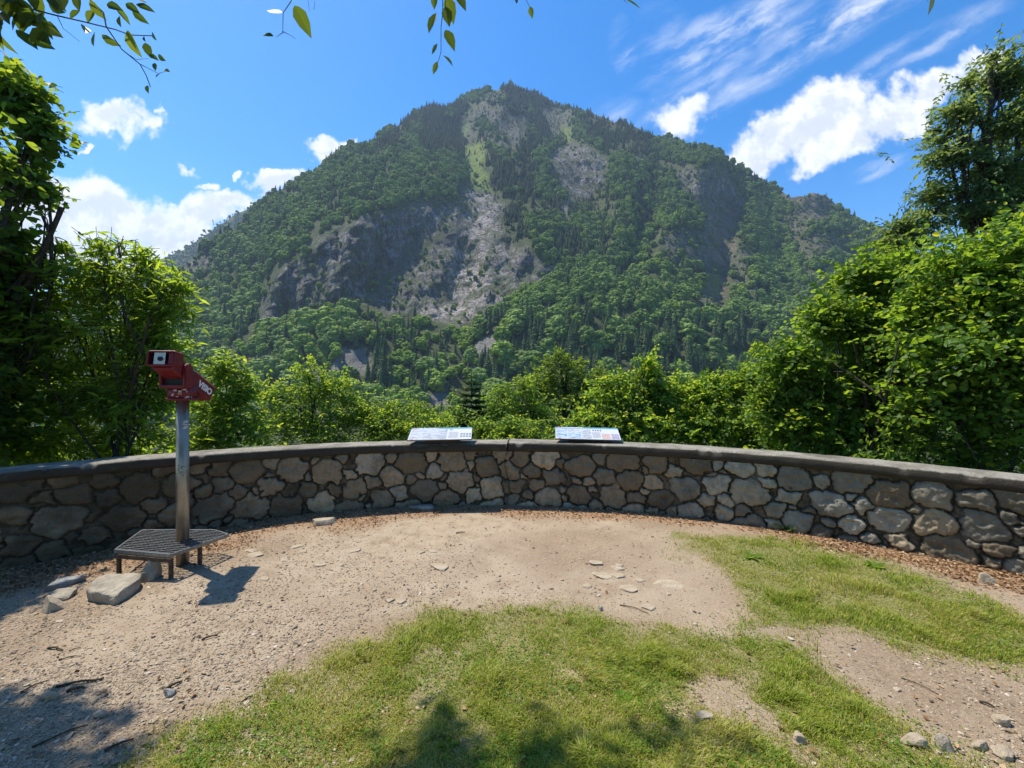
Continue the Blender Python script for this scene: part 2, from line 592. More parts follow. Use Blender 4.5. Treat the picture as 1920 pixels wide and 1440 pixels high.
# ------------------------------------------------------------------ ground (one sheet to the horizon)
WC = np.array([-0.341, -1.014])      # centre of the wall's arc
WR = 6.18                            # radius of the cap's front lip
WALL_H = 0.75


def gpoly(pts):
    return [on_ground(*p) for p in pts]


GRASS_A = gpoly([(190, 1500), (265, 1440), (330, 1370), (480, 1295), (560, 1245), (690, 1200), (800, 1150), (900, 1128), (1000, 1130), (1100, 1155), (1200, 1168),
                 (1290, 1185), (1350, 1190), (1480, 1190), (1505, 1235), (1570, 1300), (1660, 1345), (1720, 1390), (1850, 1440), (1990, 1500)]) + [(2.4, -3.5), (-2.2, -3.5)]
GRASS_B = gpoly([(1250, 1008), (1330, 1000), (1430, 1003), (1530, 1018), (1650, 1044), (1750, 1080), (1850, 1128), (1960, 1170), (2200, 1290), (2260, 1420), (1990, 1275), (1920, 1254), (1800, 1232),
                 (1700, 1218), (1600, 1185), (1500, 1178), (1420, 1190), (1345, 1180), (1400, 1140), (1340, 1080), (1270, 1040)])
BARE = [gpoly([(1300, 1290), (1400, 1290), (1500, 1370), (1600, 1420), (1500, 1425), (1380, 1380), (1310, 1330)]),
        gpoly([(1060, 1240), (1110, 1240), (1110, 1270), (1060, 1270)])]
SHADE_BARE = gpoly([(1480, 1440), (1560, 1400), (1760, 1430), (1800, 1480), (1500, 1500)])


def grass_density(x, y):
    wx = x + (fbm(x * 3, y * 3, 31) - .5) * .35
    wy = y + (fbm(x * 3 + 50, y * 3, 32) - .5) * .35
    d = np.maximum(sstep(-.24, .26, poly_sd(GRASS_A, wx, wy)), sstep(-.20, .26, poly_sd(GRASS_B, wx, wy)) * .95)
    for b in BARE:
        d = d * (1 - .72 * sstep(-.12, .12, poly_sd(b, wx, wy)))
    d = d * (1 - .5 * sstep(-.05, .10, poly_sd(SHADE_BARE, wx, wy)))
    patch = sstep(.36, .58, fbm(x * 2.6, y * 2.6, 33, 4))
    return d * (.62 + .38 * patch)


def wall_dist(x, y):
    """metres outwards from the wall's front lip (negative inside)"""
    return np.hypot(x - WC[0], y - WC[1]) - WR


def litter_density(x, y):
    d = wall_dist(x, y)
    w = .48 + .50 * sstep(-.5, -2.5, x) - .12 * sstep(.5, 1.5, x) + .55 * sstep(2.6, 3.6, x)
    w = w * (.55 + .75 * fbm(x * 1.4, y * 1.4, 45, 3))
    return sstep(-w, -.10, d + (fbm(x * 2.3, y * 2.3, 41) - .5) * .6)


def ground_z(x, y):
    x = np.asarray(x, float); y = np.asarray(y, float)
    d = wall_dist(x, y)
    near = (fbm(x * .9, y * .9, 21, 3) - .5) * .05 + (fbm(x * 6, y * 6, 22, 3) - .5) * .016
    near = near * sstep(.0, -.8, d) + .0
    z = near - .10 * sstep(-2.2, -4.3, x) * sstep(1.0, 3.0, y)
    out = np.maximum(d - .32, 0)
    ang = np.arctan2(x - WC[0], y - WC[1])
    fwd = sstep(2.2, 0.5, np.abs(ang))
    slope = .04 + .42 * fwd
    fall = out * slope
    fall = np.where(fall > 20, 20 + 12 * (1 - np.exp(-(fall - 20) / 12)), fall)
    return z - fall + (fbm(x * .05, y * .05, 23) - .5) * 2.0 * sstep(4, 40, out)


def build_ground():
    r = np.concatenate([np.linspace(0.05, 6.5, 200), 6.5 + np.geomspace(.06, 2600, 70)])
    th = np.linspace(0, 2 * np.pi, 760, endpoint=False)
    R, T = np.meshgrid(r, th, indexing='ij')
    X = WC[0] + R * np.sin(T); Y = WC[1] + R * np.cos(T)
    Z = ground_z(X, Y)
    V = np.stack([X, Y, Z], -1).reshape(-1, 3)
    q = grid_quads(len(r), len(th), True)[:, ::-1]
    cap = np.arange(len(th))[None, ::-1]
    x, y = X.ravel(), Y.ravel()
    g = grass_density(x, y)
    d = wall_dist(x, y)
    far = sstep(.2, .8, d)
    li = litter_density(x, y) * (1 - far)
    worn = sstep(.4, .7, fbm(x * 1.3, y * 1.3, 44, 3)) * (1 - li)
    me = np_mesh('ground', V, [q, cap], M_ground, True, dict(grass=g * (1 - far), litter=li, worn=worn, far=far))
    o = link('ground', me)
    tag(o, None, None, None, 'structure')


build_ground()


# ------------------------------------------------------------------ the mountain
RIDGE = [(-900, 720), (-500, 690), (0, 690), (150, 640), (280, 560), (345, 496), (400, 456), (480, 391), (560, 341), (640, 291), (700, 261), (750, 228), (800, 201), (860, 186),
         (900, 171), (940, 160), (965, 165), (1000, 169), (1015, 167), (1040, 186), (1080, 204), (1120, 218), (1180, 234), (1215, 246), (1260, 261), (1320, 281),
         (1370, 306), (1400, 329), (1425, 338), (1450, 350), (1480, 371), (1500, 367), (1525, 365), (1550, 376), (1580, 396), (1610, 420), (1640, 437), (1700, 470),
         (1760, 515), (1900, 590), (2100, 660), (2500, 700), (2900, 720)]
SCL = 0.55
ROCK = {
    'cliff': [(488, 612), (510, 530), (540, 500), (600, 452), (680, 412), (760, 392), (815, 385), (835, 405), (800, 445), (750, 485), (700, 530), (680, 562), (640, 575), (560, 594)],
    'mid': [(830, 380), (868, 372), (885, 395), (875, 450), (840, 490), (790, 500), (830, 440)],
    'slab': [(872, 352), (915, 366), (952, 386), (935, 425), (985, 478), (1015, 505), (960, 555), (905, 592), (850, 610), (800, 592), (770, 575), (800, 530), (835, 495), (868, 460), (880, 430), (862, 395)],
    'foot': [(700, 560), (740, 520), (790, 470), (850, 470), (860, 545), (795, 580), (728, 580)],
    'right': [(1040, 292), (1085, 268), (1135, 300), (1128, 352), (1085, 376), (1045, 346)],
    'rcliff': [(1276, 322), (1338, 318), (1376, 350), (1378, 396), (1330, 400), (1300, 380)],
    'gully': [(1334, 395), (1390, 376), (1384, 430), (1372, 500), (1358, 575), (1322, 575), (1336, 500), (1326, 440)],
    'peak': [(1470, 372), (1505, 362), (1545, 364), (1566, 388), (1540, 416), (1496, 402)],
    'spur': [(1060, 330), (1085, 322), (1100, 372), (1080, 380)],
    'strip': [(1395, 470), (1412, 470), (1400, 540), (1384, 540)],
    'lowr': [(1000, 495), (1040, 500), (1020, 530), (985, 540)],
    'edge': [(345, 500), (395, 478), (400, 500), (360, 525)],
    'rface': [(1470, 410), (1560, 420), (1600, 450), (1560, 490), (1500, 480)],
    'rlow': [(1230, 440), (1340, 430), (1345, 500), (1260, 500)],
    'summit': [(905, 190), (960, 180), (985, 230), (970, 275), (900, 260), (860, 240)],
    'sumr': [(1020, 185), (1062, 200), (1068, 250), (1040, 262), (1022, 225)],
}
ROCK_W = {'cliff': 1, 'slab': 1, 'foot': .9, 'mid': .75, 'right': 1, 'rcliff': .9, 'gully': 1, 'peak': .9, 'edge': .8, 'spur': .9, 'strip': .8, 'lowr': .7, 'rface': .55, 'rlow': .5, 'summit': .5, 'sumr': .6}
PALE = [[(905, 392), (930, 400), (905, 470), (870, 465)], [(825, 545), (850, 500), (900, 478), (915, 530), (880, 560), (835, 565)], [(780, 585), (850, 562), (950, 555), (900, 600), (840, 612)]]
MEADOW = [[(858, 300), (878, 268), (905, 275), (918, 300), (908, 320), (925, 352), (940, 366), (890, 352), (862, 330)], [(862, 228), (884, 232), (880, 260), (866, 262)], [(1052, 238), (1080, 242), (1076, 268), (1056, 264)],
          [(1330, 515), (1350, 510), (1348, 560), (1330, 560)]]
SCREE = [[(636, 658), (690, 654), (698, 690), (655, 716), (615, 694)], [(790, 770), (818, 735), (836, 716), (846, 745), (842, 775)], [(560, 690), (600, 690), (600, 730), (560, 730)],
         [(895, 640), (930, 610), (945, 622), (915, 680), (890, 700)], [(1050, 372), (1062, 370), (1075, 420), (1060, 425)]]
CONIF = [([(900, 300), (1080, 300), (1090, 480), (1000, 500), (940, 440), (915, 380)], .85), ([(915, 600), (1080, 600), (1240, 610), (1430, 640), (1430, 740), (900, 740)], .88),
         ([(690, 640), (800, 610), (850, 640), (800, 760), (690, 760)], .62), ([(780, 160), (1250, 160), (1250, 290), (700, 290)], .8), ([(1080, 300), (1300, 300), (1330, 420), (1200, 520), (1090, 480)], .45)]
KNOLL = [(872, 700), (905, 610), (968, 556), (1040, 528), (1200, 528), (1330, 566), (1425, 588), (1600, 640), (1600, 800), (872, 800)]
BAND = [(300, 660), (400, 640), (490, 604), (560, 596), (680, 566), (730, 590), (790, 640), (800, 800), (300, 800)]
LOBE = [(540, 400), (600, 320), (690, 264), (790, 258), (862, 270), (870, 330), (850, 372), (760, 390), (620, 440)]


def line_mask(pts, u, v, w):
    best = np.full(np.shape(u), 1e18)
    for (x0, y0), (x1, y1) in zip(pts[:-1], pts[1:]):
        dx, dy = x1 - x0, y1 - y0
        t = np.clip(((u - x0) * dx + (v - y0) * dy) / (dx * dx + dy * dy), 0, 1)
        best = np.minimum(best, (u - x0 - t * dx) ** 2 + (v - y0 - t * dy) ** 2)
    return np.exp(-best / (2 * w * w))


def mountain_zones(u, v, grow_=0.0):
    wu = u + (fbm(u / 22, v / 22, 51) - .5) * 34
    wv = v + (fbm(u / 22 + 9, v / 22, 52) - .5) * 30
    rock = np.zeros_like(u)
    for k, p in ROCK.items():
        m = sstep(-10 - grow_, 6 - grow_, poly_sd(p, wu, wv)) * ROCK_W[k]
        rock = np.maximum(rock, m)
    hole = sstep(.60, .72, fbm(u / 30, v / 18, 53, 4))
    rock = rock * (1 - .55 * hole)
    mead = np.zeros_like(u)
    for p in MEADOW:
        mead = np.maximum(mead, sstep(-4, 8, poly_sd(p, wu, wv)))
    scree = np.zeros_like(u)
    for p in SCREE:
        scree = np.maximum(scree, sstep(-4, 6, poly_sd(p, wu, wv)))
    ochre = np.maximum(sstep(-10, 10, poly_sd(ROCK['gully'], wu, wv)), .6 * sstep(1350, 1450, u))
    return rock, mead, scree, ochre


def mountain_depth(u, v):
    V = (HY - v) / F
    b = np.interp(V, [-.14, -.06, .06, .20, .34, .50, .70], [455, 520, 640, 800, 980, 1250, 1750])
    Y = b * SCL
    steep = np.zeros_like(u)
    for k, w in (('cliff', .74), ('mid', .15), ('slab', .22), ('right', .45), ('rcliff', .6), ('rlow', .4), ('peak', .5), ('summit', .4)):
        steep = np.maximum(steep, w * sstep(-10, 12, poly_sd(ROCK[k], u, v)))
    dY = np.diff(Y, axis=0)
    loss = np.cumsum(dY * .5 * (steep[1:] + steep[:-1]), axis=0)
    loss = np.concatenate([np.zeros((1, u.shape[1])), loss], 0)
    ker = np.exp(-np.linspace(-2.2, 2.2, 19) ** 2); ker /= ker.sum()
    loss = .8 * np.apply_along_axis(lambda row: np.convolve(np.pad(row, 9, mode='edge'), ker, 'valid'), 1, loss) + .2 * loss
    # the benches above the cliffs win the lost depth back
    Y = Y - loss * (1 - .5 * sstep(330, 230, v))
    Y = Y * (1 + .30 * sstep(1150, 1650, u) + .10 * sstep(600, 300, u))
    Y = Y - 16 * sstep(-4, 5, poly_sd(LOBE, u + (fbm(u / 30, v / 30, 61) - .5) * 30, v)) * sstep(420, 330, v)
    Y = Y - 24 * sstep(-6, 6, poly_sd(KNOLL, u, v + (fbm(u / 35, v / 80, 62) - .5) * 26)) * sstep(760, 620, v)
    Y = Y - 14 * sstep(-6, 6, poly_sd(BAND, u, v + (fbm(u / 35, v / 80, 63) - .5) * 26)) * sstep(760, 640, v)
    Y = Y + 26 * line_mask([(880, 255), (905, 350), (892, 430), (850, 560)], u, v, 22)
    Y = Y + 30 * line_mask([(1045, 200), (1065, 290), (1110, 370), (1130, 470)], u, v, 20)
    Y = Y + 15 * line_mask([(1365, 390), (1345, 580)], u, v, 14)
    Y = Y + 20 * line_mask([(1440, 380), (1480, 520), (1500, 620)], u, v, 22)
    Y = Y - 13 * line_mask([(1300, 320), (1280, 450), (1220, 560)], u, v, 30)
    Y = Y - 30 * line_mask([(960, 200), (985, 330), (1010, 460)], u, v, 34)
    Y = Y - 14 * line_mask([(690, 400), (620, 560)], u, v, 26)
    Y = Y - 14 * line_mask([(530, 470), (500, 600)], u, v, 16)
    Y = Y - 24 * line_mask([(1190, 250), (1170, 380), (1110, 520)], u, v, 26) + 20 * line_mask([(1235, 270), (1225, 400), (1180, 510)], u, v, 18)
    Y = Y - 22 * line_mask([(820, 210), (790, 255)], u, v, 28) + 20 * line_mask([(870, 190), (860, 260)], u, v, 18) - 22 * line_mask([(1420, 340), (1400, 470), (1420, 560)], u, v, 20)
    Y = Y - 18 * line_mask([(1530, 370), (1540, 470), (1500, 580)], u, v, 22) + 16 * line_mask([(1590, 420), (1580, 540)], u, v, 18)
    rid = 1 - np.abs(2 * fbm(u / 75, v / 170, 71, 4) - 1)
    Y = Y * (1 + (fbm(u / 150, v / 190, 72, 3) - .5) * .09) - (rid - .5) * 24
    return Y


MT = {}


def build_mountain():
    us = np.arange(-880, 2880, 7.0)
    rx, ry = zip(*RIDGE)
    vr = np.interp(us, rx, ry) + (fbm(us / 30, us * 0, 81, 4) - .5) * 26 * sstep(200, 400, us)
    vf = 812.0
    nt = 230
    t = np.linspace(0, 1, nt)
    U = np.repeat(us[None, :], nt, 0)
    Vv = vf + (vr[None, :] - vf) * t[:, None]
    Y = mountain_depth(U, Vv)
    rock, mead, scree, ochre = mountain_zones(U, Vv)
    pale = np.maximum.reduce([sstep(-8, 8, poly_sd(q, U + (fbm(U / 12, Vv / 12, 58) - .5) * 26, Vv + (fbm(U / 12, Vv / 12, 59) - .5) * 20)) for q in PALE] + [.55 * sstep(-10, 10, poly_sd(ROCK['slab'], U, Vv)) * sstep(.40, .56, fbm(U / 26, Vv / 16, 57, 4))])
    # crags: finer relief in the rock
    crag = fbm(U / 9, Vv / 22, 91, 4) - .5
    ledge = fbm(U / 40 + 2.5 * fbm(U / 30, Vv / 30, 96), Vv / 9 + 2.5 * fbm(U / 25, Vv / 25, 97), 92, 3) - .5
    Y = Y - rock * (crag * 20 + ledge * 5) - (fbm(U / 12, Vv / 14, 93, 3) - .5) * 3
    X = (U - CX) / F * Y
    Z = EYE + (HY - Vv) / F * Y
    rows = [np.stack([X, Y, Z], -1)]
    # the far side falls away behind the ridge
    for k in range(1, 14):
        d = 6 * k ** 1.7
        Yb = Y[-1] + d
        rows.append(np.stack([X[-1] * (Yb / Y[-1]) ** .3, Yb, Z[-1] - d * .75 - (k > 1) * 3 * np.abs(fbm(us / 60, us * 0 + k, 95) - .5)], -1)[None])
    P = np.concatenate(rows, 0)
    n_all = P.shape[0]
    q = grid_quads(n_all, len(us))
    pad = lambda a: np.concatenate([a, np.repeat(a[-1:] * .5, n_all - nt, 0)], 0).ravel()
    me = np_mesh('mountain', P.reshape(-1, 3), [q], M_mount, True, dict(rock=pad(rock), meadow=pad(mead), scree=pad(scree), ochre=pad(ochre), pale=pad(pale)))
    o = link('mountain', me)
    tag(o, None, None, None, 'structure')
    MT.update(P=P, U=U, V=Vv, nt=nt, nc=len(us), rock=rock, mead=mead, scree=scree)


build_mountain()


def build_far_hill():
    prof = [(-900, 640), (-300, 600), (0, 570), (160, 540), (240, 512), (290, 494), (345, 466), (400, 430), (440, 402), (478, 384), (530, 372), (620, 380), (760, 430), (900, 520)]
    us = np.arange(-880, 900, 8.0)
    vr = np.interp(us, *zip(*prof)) + (fbm(us / 11, us * 0, 111, 3) - .5) * 9
    t = np.linspace(0, 1, 60)[:, None]
    Vv = 760 + (vr[None] - 760) * t
    Y = 760 + 480 * t + (fbm(us[None] / 60 + 0 * t, Vv / 90, 112, 4) - .5) * 120 + (fbm(us[None] / 10 + 0 * t, Vv / 12, 113, 3) - .5) * 26
    U = np.repeat(us[None], 60, 0)
    X = (U - CX) / F * Y
    Z = EYE + (HY - Vv) / F * Y
    P = [np.stack([X, Y, Z], -1)]
    for k in range(1, 8):
        d = 14 * k ** 1.6
        P.append(np.stack([X[-1], Y[-1] + d, Z[-1] - d * .7], -1)[None])
    P = np.concatenate(P, 0)
    n = P.shape[0] * P.shape[1]
    z = np.zeros(n)
    me = np_mesh('hill', P.reshape(-1, 3), [grid_quads(P.shape[0], P.shape[1])], M_mount, True, dict(rock=z, pale=z, meadow=z, scree=z, ochre=z))
    tag(link('hill', me), None, None, None, 'structure')
    return P, 60


FAR_HILL = build_far_hill()

# ------------------------------------------------------------------ trees on the mountain
def ico(sub):
    bm = bmesh.new()
    bmesh.ops.create_icosphere(bm, subdivisions=sub, radius=1.0)
    bm.verts.ensure_lookup_table()
    v = np.array([x.co[:] for x in bm.verts]); f = np.array([[y.index for y in x.verts] for x in bm.faces])
    bm.free()
    return v, f


ICO1, ICO2 = ico(1), ico(2)


def far_broadleaf(name, seed, mat=None):
    r = np.random.default_rng(seed)
    Vs, Fs, off = [], [], 0
    n = 62
    for i in range(n):
        d = nrm(r.normal(size=3)); d[2] = d[2] * .9
        c = np.array([d[0] * .33, d[1] * .33, .42 + d[2] * .42]) * (1 if i else 0) + (0 if i else np.array([0, 0, .45]))
        s = r.uniform(.065, .15) if i else .33
        v, f = ICO1
        vv = v * s * np.array([1, 1, .82]) * (1 + r.normal(0, .16, (len(v), 1))) + c
        Vs.append(vv); Fs.append(f + off); off += len(v)
    # loose leaf clumps on the surface
    m = 800
    base = np.concatenate(Vs)
    pc = base[r.integers(0, len(base), m)] + r.normal(0, .022, (m, 3))
    a = nrm(r.normal(size=(m, 3))) * r.uniform(.014, .034, (m, 1)); b = nrm(np.cross(a, r.normal(size=(m, 3)))) * r.uniform(.02, .04, (m, 1))
    tri = np.stack([pc - a, pc + a, pc + b * 1.5], 1).reshape(-1, 3)
    Vs.append(tri); Fs.append(np.arange(m * 3).reshape(-1, 3) + off); off += m * 3
    tv, tq = tubes([(np.array([[0, 0, -.15], [.01, 0, .2], [0, .01, .5]]), [.02, .016, .01])], 5)
    Vs.append(tv)
    k = sum(len(f) for f in Fs)
    return np_mesh(name, np.concatenate(Vs), [np.concatenate(Fs), tq + off], [mat or M_broad, M_bark], False, None, np.r_[np.zeros(k), np.ones(len(tq))])


def far_conifer(name, seed, wide=.19):
    r = np.random.default_rng(seed)
    Vs, Fs, off = [], [], 0
    tiers = 15
    for i in range(tiers):
        h = .10 + .88 * i / tiers
        rad = wide * (1 - i / tiers) ** .85 * r.uniform(.82, 1.12) + .012
        nb = 11 - i // 3
        for j in range(nb):
            th = 2 * math.pi * (j + r.uniform(-.3, .3)) / nb + i * .7
            d = np.array([math.cos(th), math.sin(th), 0]); s = np.array([-d[1], d[0], 0])
            L = rad * r.uniform(.75, 1.15)
            p0 = np.array([0, 0, h + .02]); p1 = d * L * .6 + np.array([0, 0, h - L * .12]); p2 = d * L + np.array([0, 0, h - L * .42])
            w = L * .34
            vv = np.array([p0, p1 + s * w + [0, 0, -.012], p2, p1 - s * w + [0, 0, -.012], p1 + [0, 0, .016]])
            Vs.append(vv); Fs.append(np.array([[0, 1, 4], [1, 2, 4], [2, 3, 4], [3, 0, 4]]) + off); off += 5
    th = np.linspace(0, 2 * np.pi, 8, endpoint=False)
    cone = np.concatenate([np.stack([np.cos(th) * wide * .4, np.sin(th) * wide * .4, 0 * th + .1], -1), [[0, 0, 1.0]]])
    Vs.append(cone); Fs.append(np.array([[i, (i + 1) % 8, 8] for i in range(8)]) + off); off += 9
    tv, tq = tubes([(np.array([[0, 0, -.12], [0, 0, .3]]), [.018, .014])], 5)
    Vs.append(tv)
    k = sum(len(f) for f in Fs)
    return np_mesh(name, np.concatenate(Vs), [np.concatenate(Fs), tq + off], [M_conif, M_bark], False, None, np.r_[np.zeros(k), np.ones(len(tq))])


BROAD = [far_broadleaf('broadleaf_tree', 100 + i) for i in range(4)]
CONI = [far_conifer('conifer_tree', 200 + i, .15 + .03 * i) for i in range(3)] + [far_broadleaf('young_tree', 300 + i, M_youngt) for i in range(2)]


def build_forest():
    P, nt, nc = MT['P'], MT['nt'], MT['nc']
    A = P[:nt - 1, :-1]; B = P[:nt - 1, 1:]; C = P[1:nt, 1:]; D = P[1:nt, :-1]
    area = .5 * np.linalg.norm(np.cross(C - A, D - B), axis=-1)
    cu = MT['U'][:-1, :-1] + 3.5; cv = (MT['V'][:-1, :-1] + MT['V'][1:, 1:]) / 2
    mead, scree = (MT[k][:-1, :-1] for k in ('mead', 'scree'))
    rock = np.maximum(mountain_zones(cu, cv + 4, 7.0)[0], .97 * (mountain_zones(cu, cv - 15, 0.0)[0] > .6) * (cu > 690) * (cu < 1050) * (cv > 420))
    gap = sstep(.30, .46, fbm(cu / 26, cv / 20, 121, 4))
    dens = (1 - .90 * rock) * (1 - .80 * mead) * (1 - .90 * scree) * (.12 + .88 * gap)
    up = sstep(300, 220, cv) * sstep(700, 820, cu) * sstep(1250, 1150, cu)
    # small crowns stand denser: convert to trees per square metre
    size = np.where(cv > 600, 1.12, np.where(cv > 430, .84, .72)) * (1 - .15 * up)
    vis = ((cu > 150) & (cu < 1790))
    w = (area * dens / size ** 2 * np.where(vis, 1, .25)).ravel()
    N = 21000
    idx = rng.choice(len(w), N, p=w / w.sum())
    a, b = rng.random((2, N, 1))
    A, B, C, D = (q.reshape(-1, 3)[idx] for q in (A, B, C, D))
    pos = (A * (1 - a) + B * a) * (1 - b) + (D * (1 - a) + C * a) * b
    u, v, rk, sz = cu.ravel()[idx], cv.ravel()[idx], rock.ravel()[idx], size.ravel()[idx]
    pc = np.where(v < 560, .30, .18)
    for poly, f in CONIF:
        m = sstep(-15, 15, poly_sd(poly, u, v))
        pc = pc * (1 - m) + f * m
    pc = pc * (.4 + 1.2 * sstep(.35, .6, fbm(u / 30, v / 30, 131, 3)))
    con = rng.random(N) < pc
    H = np.where(con, rng.uniform(11, 19, N), rng.uniform(8.5, 14.5, N)) * sz
    H = H * np.where(rk > .4, .45, 1) * np.where(mead.ravel()[idx] > .3, .5, 1) * np.where(scree.ravel()[idx] > .3, .55, 1)
    young = sstep(.5, .62, fbm(u / 40, v / 40, 141, 3)) * (v > 590) * (u < 880)
    H = H * (1 - .45 * young) * rng.uniform(.75, 1.2, N)
    wid = np.where(con, rng.uniform(.85, 1.2, N), rng.uniform(.85, 1.25, N))
    pick = np.where(con, 4 + rng.integers(0, 3, N), rng.integers(0, 4, N))
    bright = np.clip(.85 * young + .5 * sstep(-20, 30, poly_sd([(440, 560), (860, 560), (960, 640), (880, 780), (420, 780)], u, v)) + .28 * sstep(.5, .65, fbm(u / 45, v / 45, 151, 3)) * (v > 260), 0, .9)
    pick = np.where(~con & (rng.random(N) < bright), 7 + rng.integers(0, 2, N), pick)
    yaw = rng.uniform(0, 6.28, N)
    # trees on the distant hill
    Q, n60 = FAR_HILL
    Qf = Q[8:n60].reshape(-1, 3)
    qpx = CX + F * Qf[:, 0] / Qf[:, 1]
    qpy = HY - F * (Qf[:, 2] - EYE) / Qf[:, 1]
    Qf = Qf[(qpx > 180) & (qpx < 580) & (qpy < 570)]
    sel = rng.choice(len(Qf), 5200)
    pos2 = Qf[sel] + rng.normal(0, 6, (5200, 3)) * [1, 1, 0] - [0, 0, 2.2]
    # the largest of the lower slope become objects of their own
    px = CX + F * pos[:, 0] / pos[:, 1]; py = HY - F * (pos[:, 2] - EYE) / pos[:, 1]
    app = H * F / pos[:, 1]
    cand = (px > 330) & (px < 1480) & (py > 555) & (py < 775)
    own = np.zeros(N, bool)
    for kind in (True, False):
        c = np.where(cand & (con == kind))[0]
        c = c[np.argsort(-app[c])][:150]
        own[c] = True
    nb = ncf = 0
    for i in np.where(own)[0]:
        if con[i]:
            o = bpy.data.objects.new('conifer_tree', CONI[pick[i] - 4])
            tag(o, 'dark pointed conifer in the wood on the lower mountain slope', 'conifer', 'conifers on the lower mountain slope')
        else:
            o = bpy.data.objects.new('broadleaf_tree', (BROAD + CONI)[pick[i]])
            tag(o, 'round green broadleaf crown in the wood on the lower mountain slope', 'tree', 'broadleaf trees on the lower mountain slope')
        COL.objects.link(o)
        o.location = pos[i]
        o.rotation_euler = (0, 0, yaw[i])
        o.scale = (H[i] * wid[i], H[i] * wid[i], H[i])
    k = ~own
    PP = np.concatenate([pos[k], pos2]); HH = np.r_[H[k], rng.uniform(5.5, 9.0, 5200)]; WW = np.r_[wid[k], rng.uniform(.9, 1.3, 5200)]
    PK = np.r_[pick[k], rng.integers(0, 7, 5200)]; YW = np.r_[yaw[k], rng.uniform(0, 6.28, 5200)]
    me = bpy.data.meshes.new('forest')
    me.vertices.add(len(PP)); me.vertices.foreach_set('co', PP.astype(np.float32).ravel())
    for nm, ty, dat in (('pick', 'INT', PK.astype(np.int32)), ('size', 'FLOAT', HH.astype(np.float32)), ('wide', 'FLOAT', (HH * WW).astype(np.float32)), ('yaw', 'FLOAT', YW.astype(np.float32))):
        at_ = me.attributes.new(nm, ty, 'POINT'); at_.data.foreach_set('value', dat)
    me.update()
    o = link('forest', me)
    tag(o, 'dense mixed forest covering the mountain', 'forest', None, 'stuff')
    src = bpy.data.collections.new('forest_source')
    for i, mm in enumerate(BROAD + CONI):
        src.objects.link(bpy.data.objects.new('form_%d' % i, mm))
    ng = bpy.data.node_groups.new('forest', 'GeometryNodeTree')
    ng.interface.new_socket('Geometry', in_out='INPUT', socket_type='NodeSocketGeometry')
    ng.interface.new_socket('Geometry', in_out='OUTPUT', socket_type='NodeSocketGeometry')
    N_ = ng.nodes; L_ = ng.links
    gi, go = N_.new('NodeGroupInput'), N_.new('NodeGroupOutput')
    iop = N_.new('GeometryNodeInstanceOnPoints')
    ci = N_.new('GeometryNodeCollectionInfo')
    ci.inputs['Collection'].default_value = src
    ci.inputs['Separate Children'].default_value = True
    ci.inputs['Reset Children'].default_value = True

    def na(nm, ty):
        nd = N_.new('GeometryNodeInputNamedAttribute'); nd.data_type = ty; nd.inputs[0].default_value = nm
        return nd.outputs[0]
    cx = N_.new('ShaderNodeCombineXYZ'); rx = N_.new('ShaderNodeCombineXYZ')
    L_.new(na('wide', 'FLOAT'), cx.inputs[0]); L_.new(na('wide', 'FLOAT'), cx.inputs[1]); L_.new(na('size', 'FLOAT'), cx.inputs[2])
    L_.new(na('yaw', 'FLOAT'), rx.inputs[2])
    L_.new(gi.outputs[0], iop.inputs['Points'])
    L_.new(ci.outputs[0], iop.inputs['Instance'])
    iop.inputs['Pick Instance'].default_value = True
    L_.new(na('pick', 'INT'), iop.inputs['Instance Index'])
    L_.new(rx.outputs[0], iop.inputs['Rotation']); L_.new(cx.outputs[0], iop.inputs['Scale'])
    L_.new(iop.outputs[0], go.inputs[0])
    md = o.modifiers.new('forest', 'NODES')
    md.node_group = ng


build_forest()

# ------------------------------------------------------------------ haze
def build_haze():
    bm = bmesh.new()
    bmesh.ops.create_cube(bm, size=1.0)
    me = bpy.data.meshes.new('haze')
    bm.to_mesh(me); bm.free()
    m = bpy.data.materials.new('haze_air')
    m.use_nodes = True
    m.node_tree.nodes.clear()
    g = NT(m.node_tree)
    v = g.n('ShaderNodeVolumePrincipled', ins={'Color': (.52, .70, .96), 'Density': 0.00016, 'Anisotropy': 0.25})
    out = g.n('ShaderNodeOutputMaterial')
    g.t.links.new(v.outputs[0], out.inputs[1])
    me.materials.append(m)
    o = link('haze', me)
    lo = np.array([-2650, -2650, -45.0]); hi = np.array([2650, 2650, 720.0])
    o.location = tuple((lo + hi) / 2)
    o.scale = tuple(hi - lo)
    tag(o, None, None, None, 'stuff')


build_haze()
#@@PART2
# ------------------------------------------------------------------ stone wall
def arc_xy(phi, r):
    return WC[0] + r * np.sin(phi), WC[1] + r * np.cos(phi)


PHI_CRACK = math.atan2((952 - CX) / F * 5.16 - WC[0], 5.16 - WC[1])


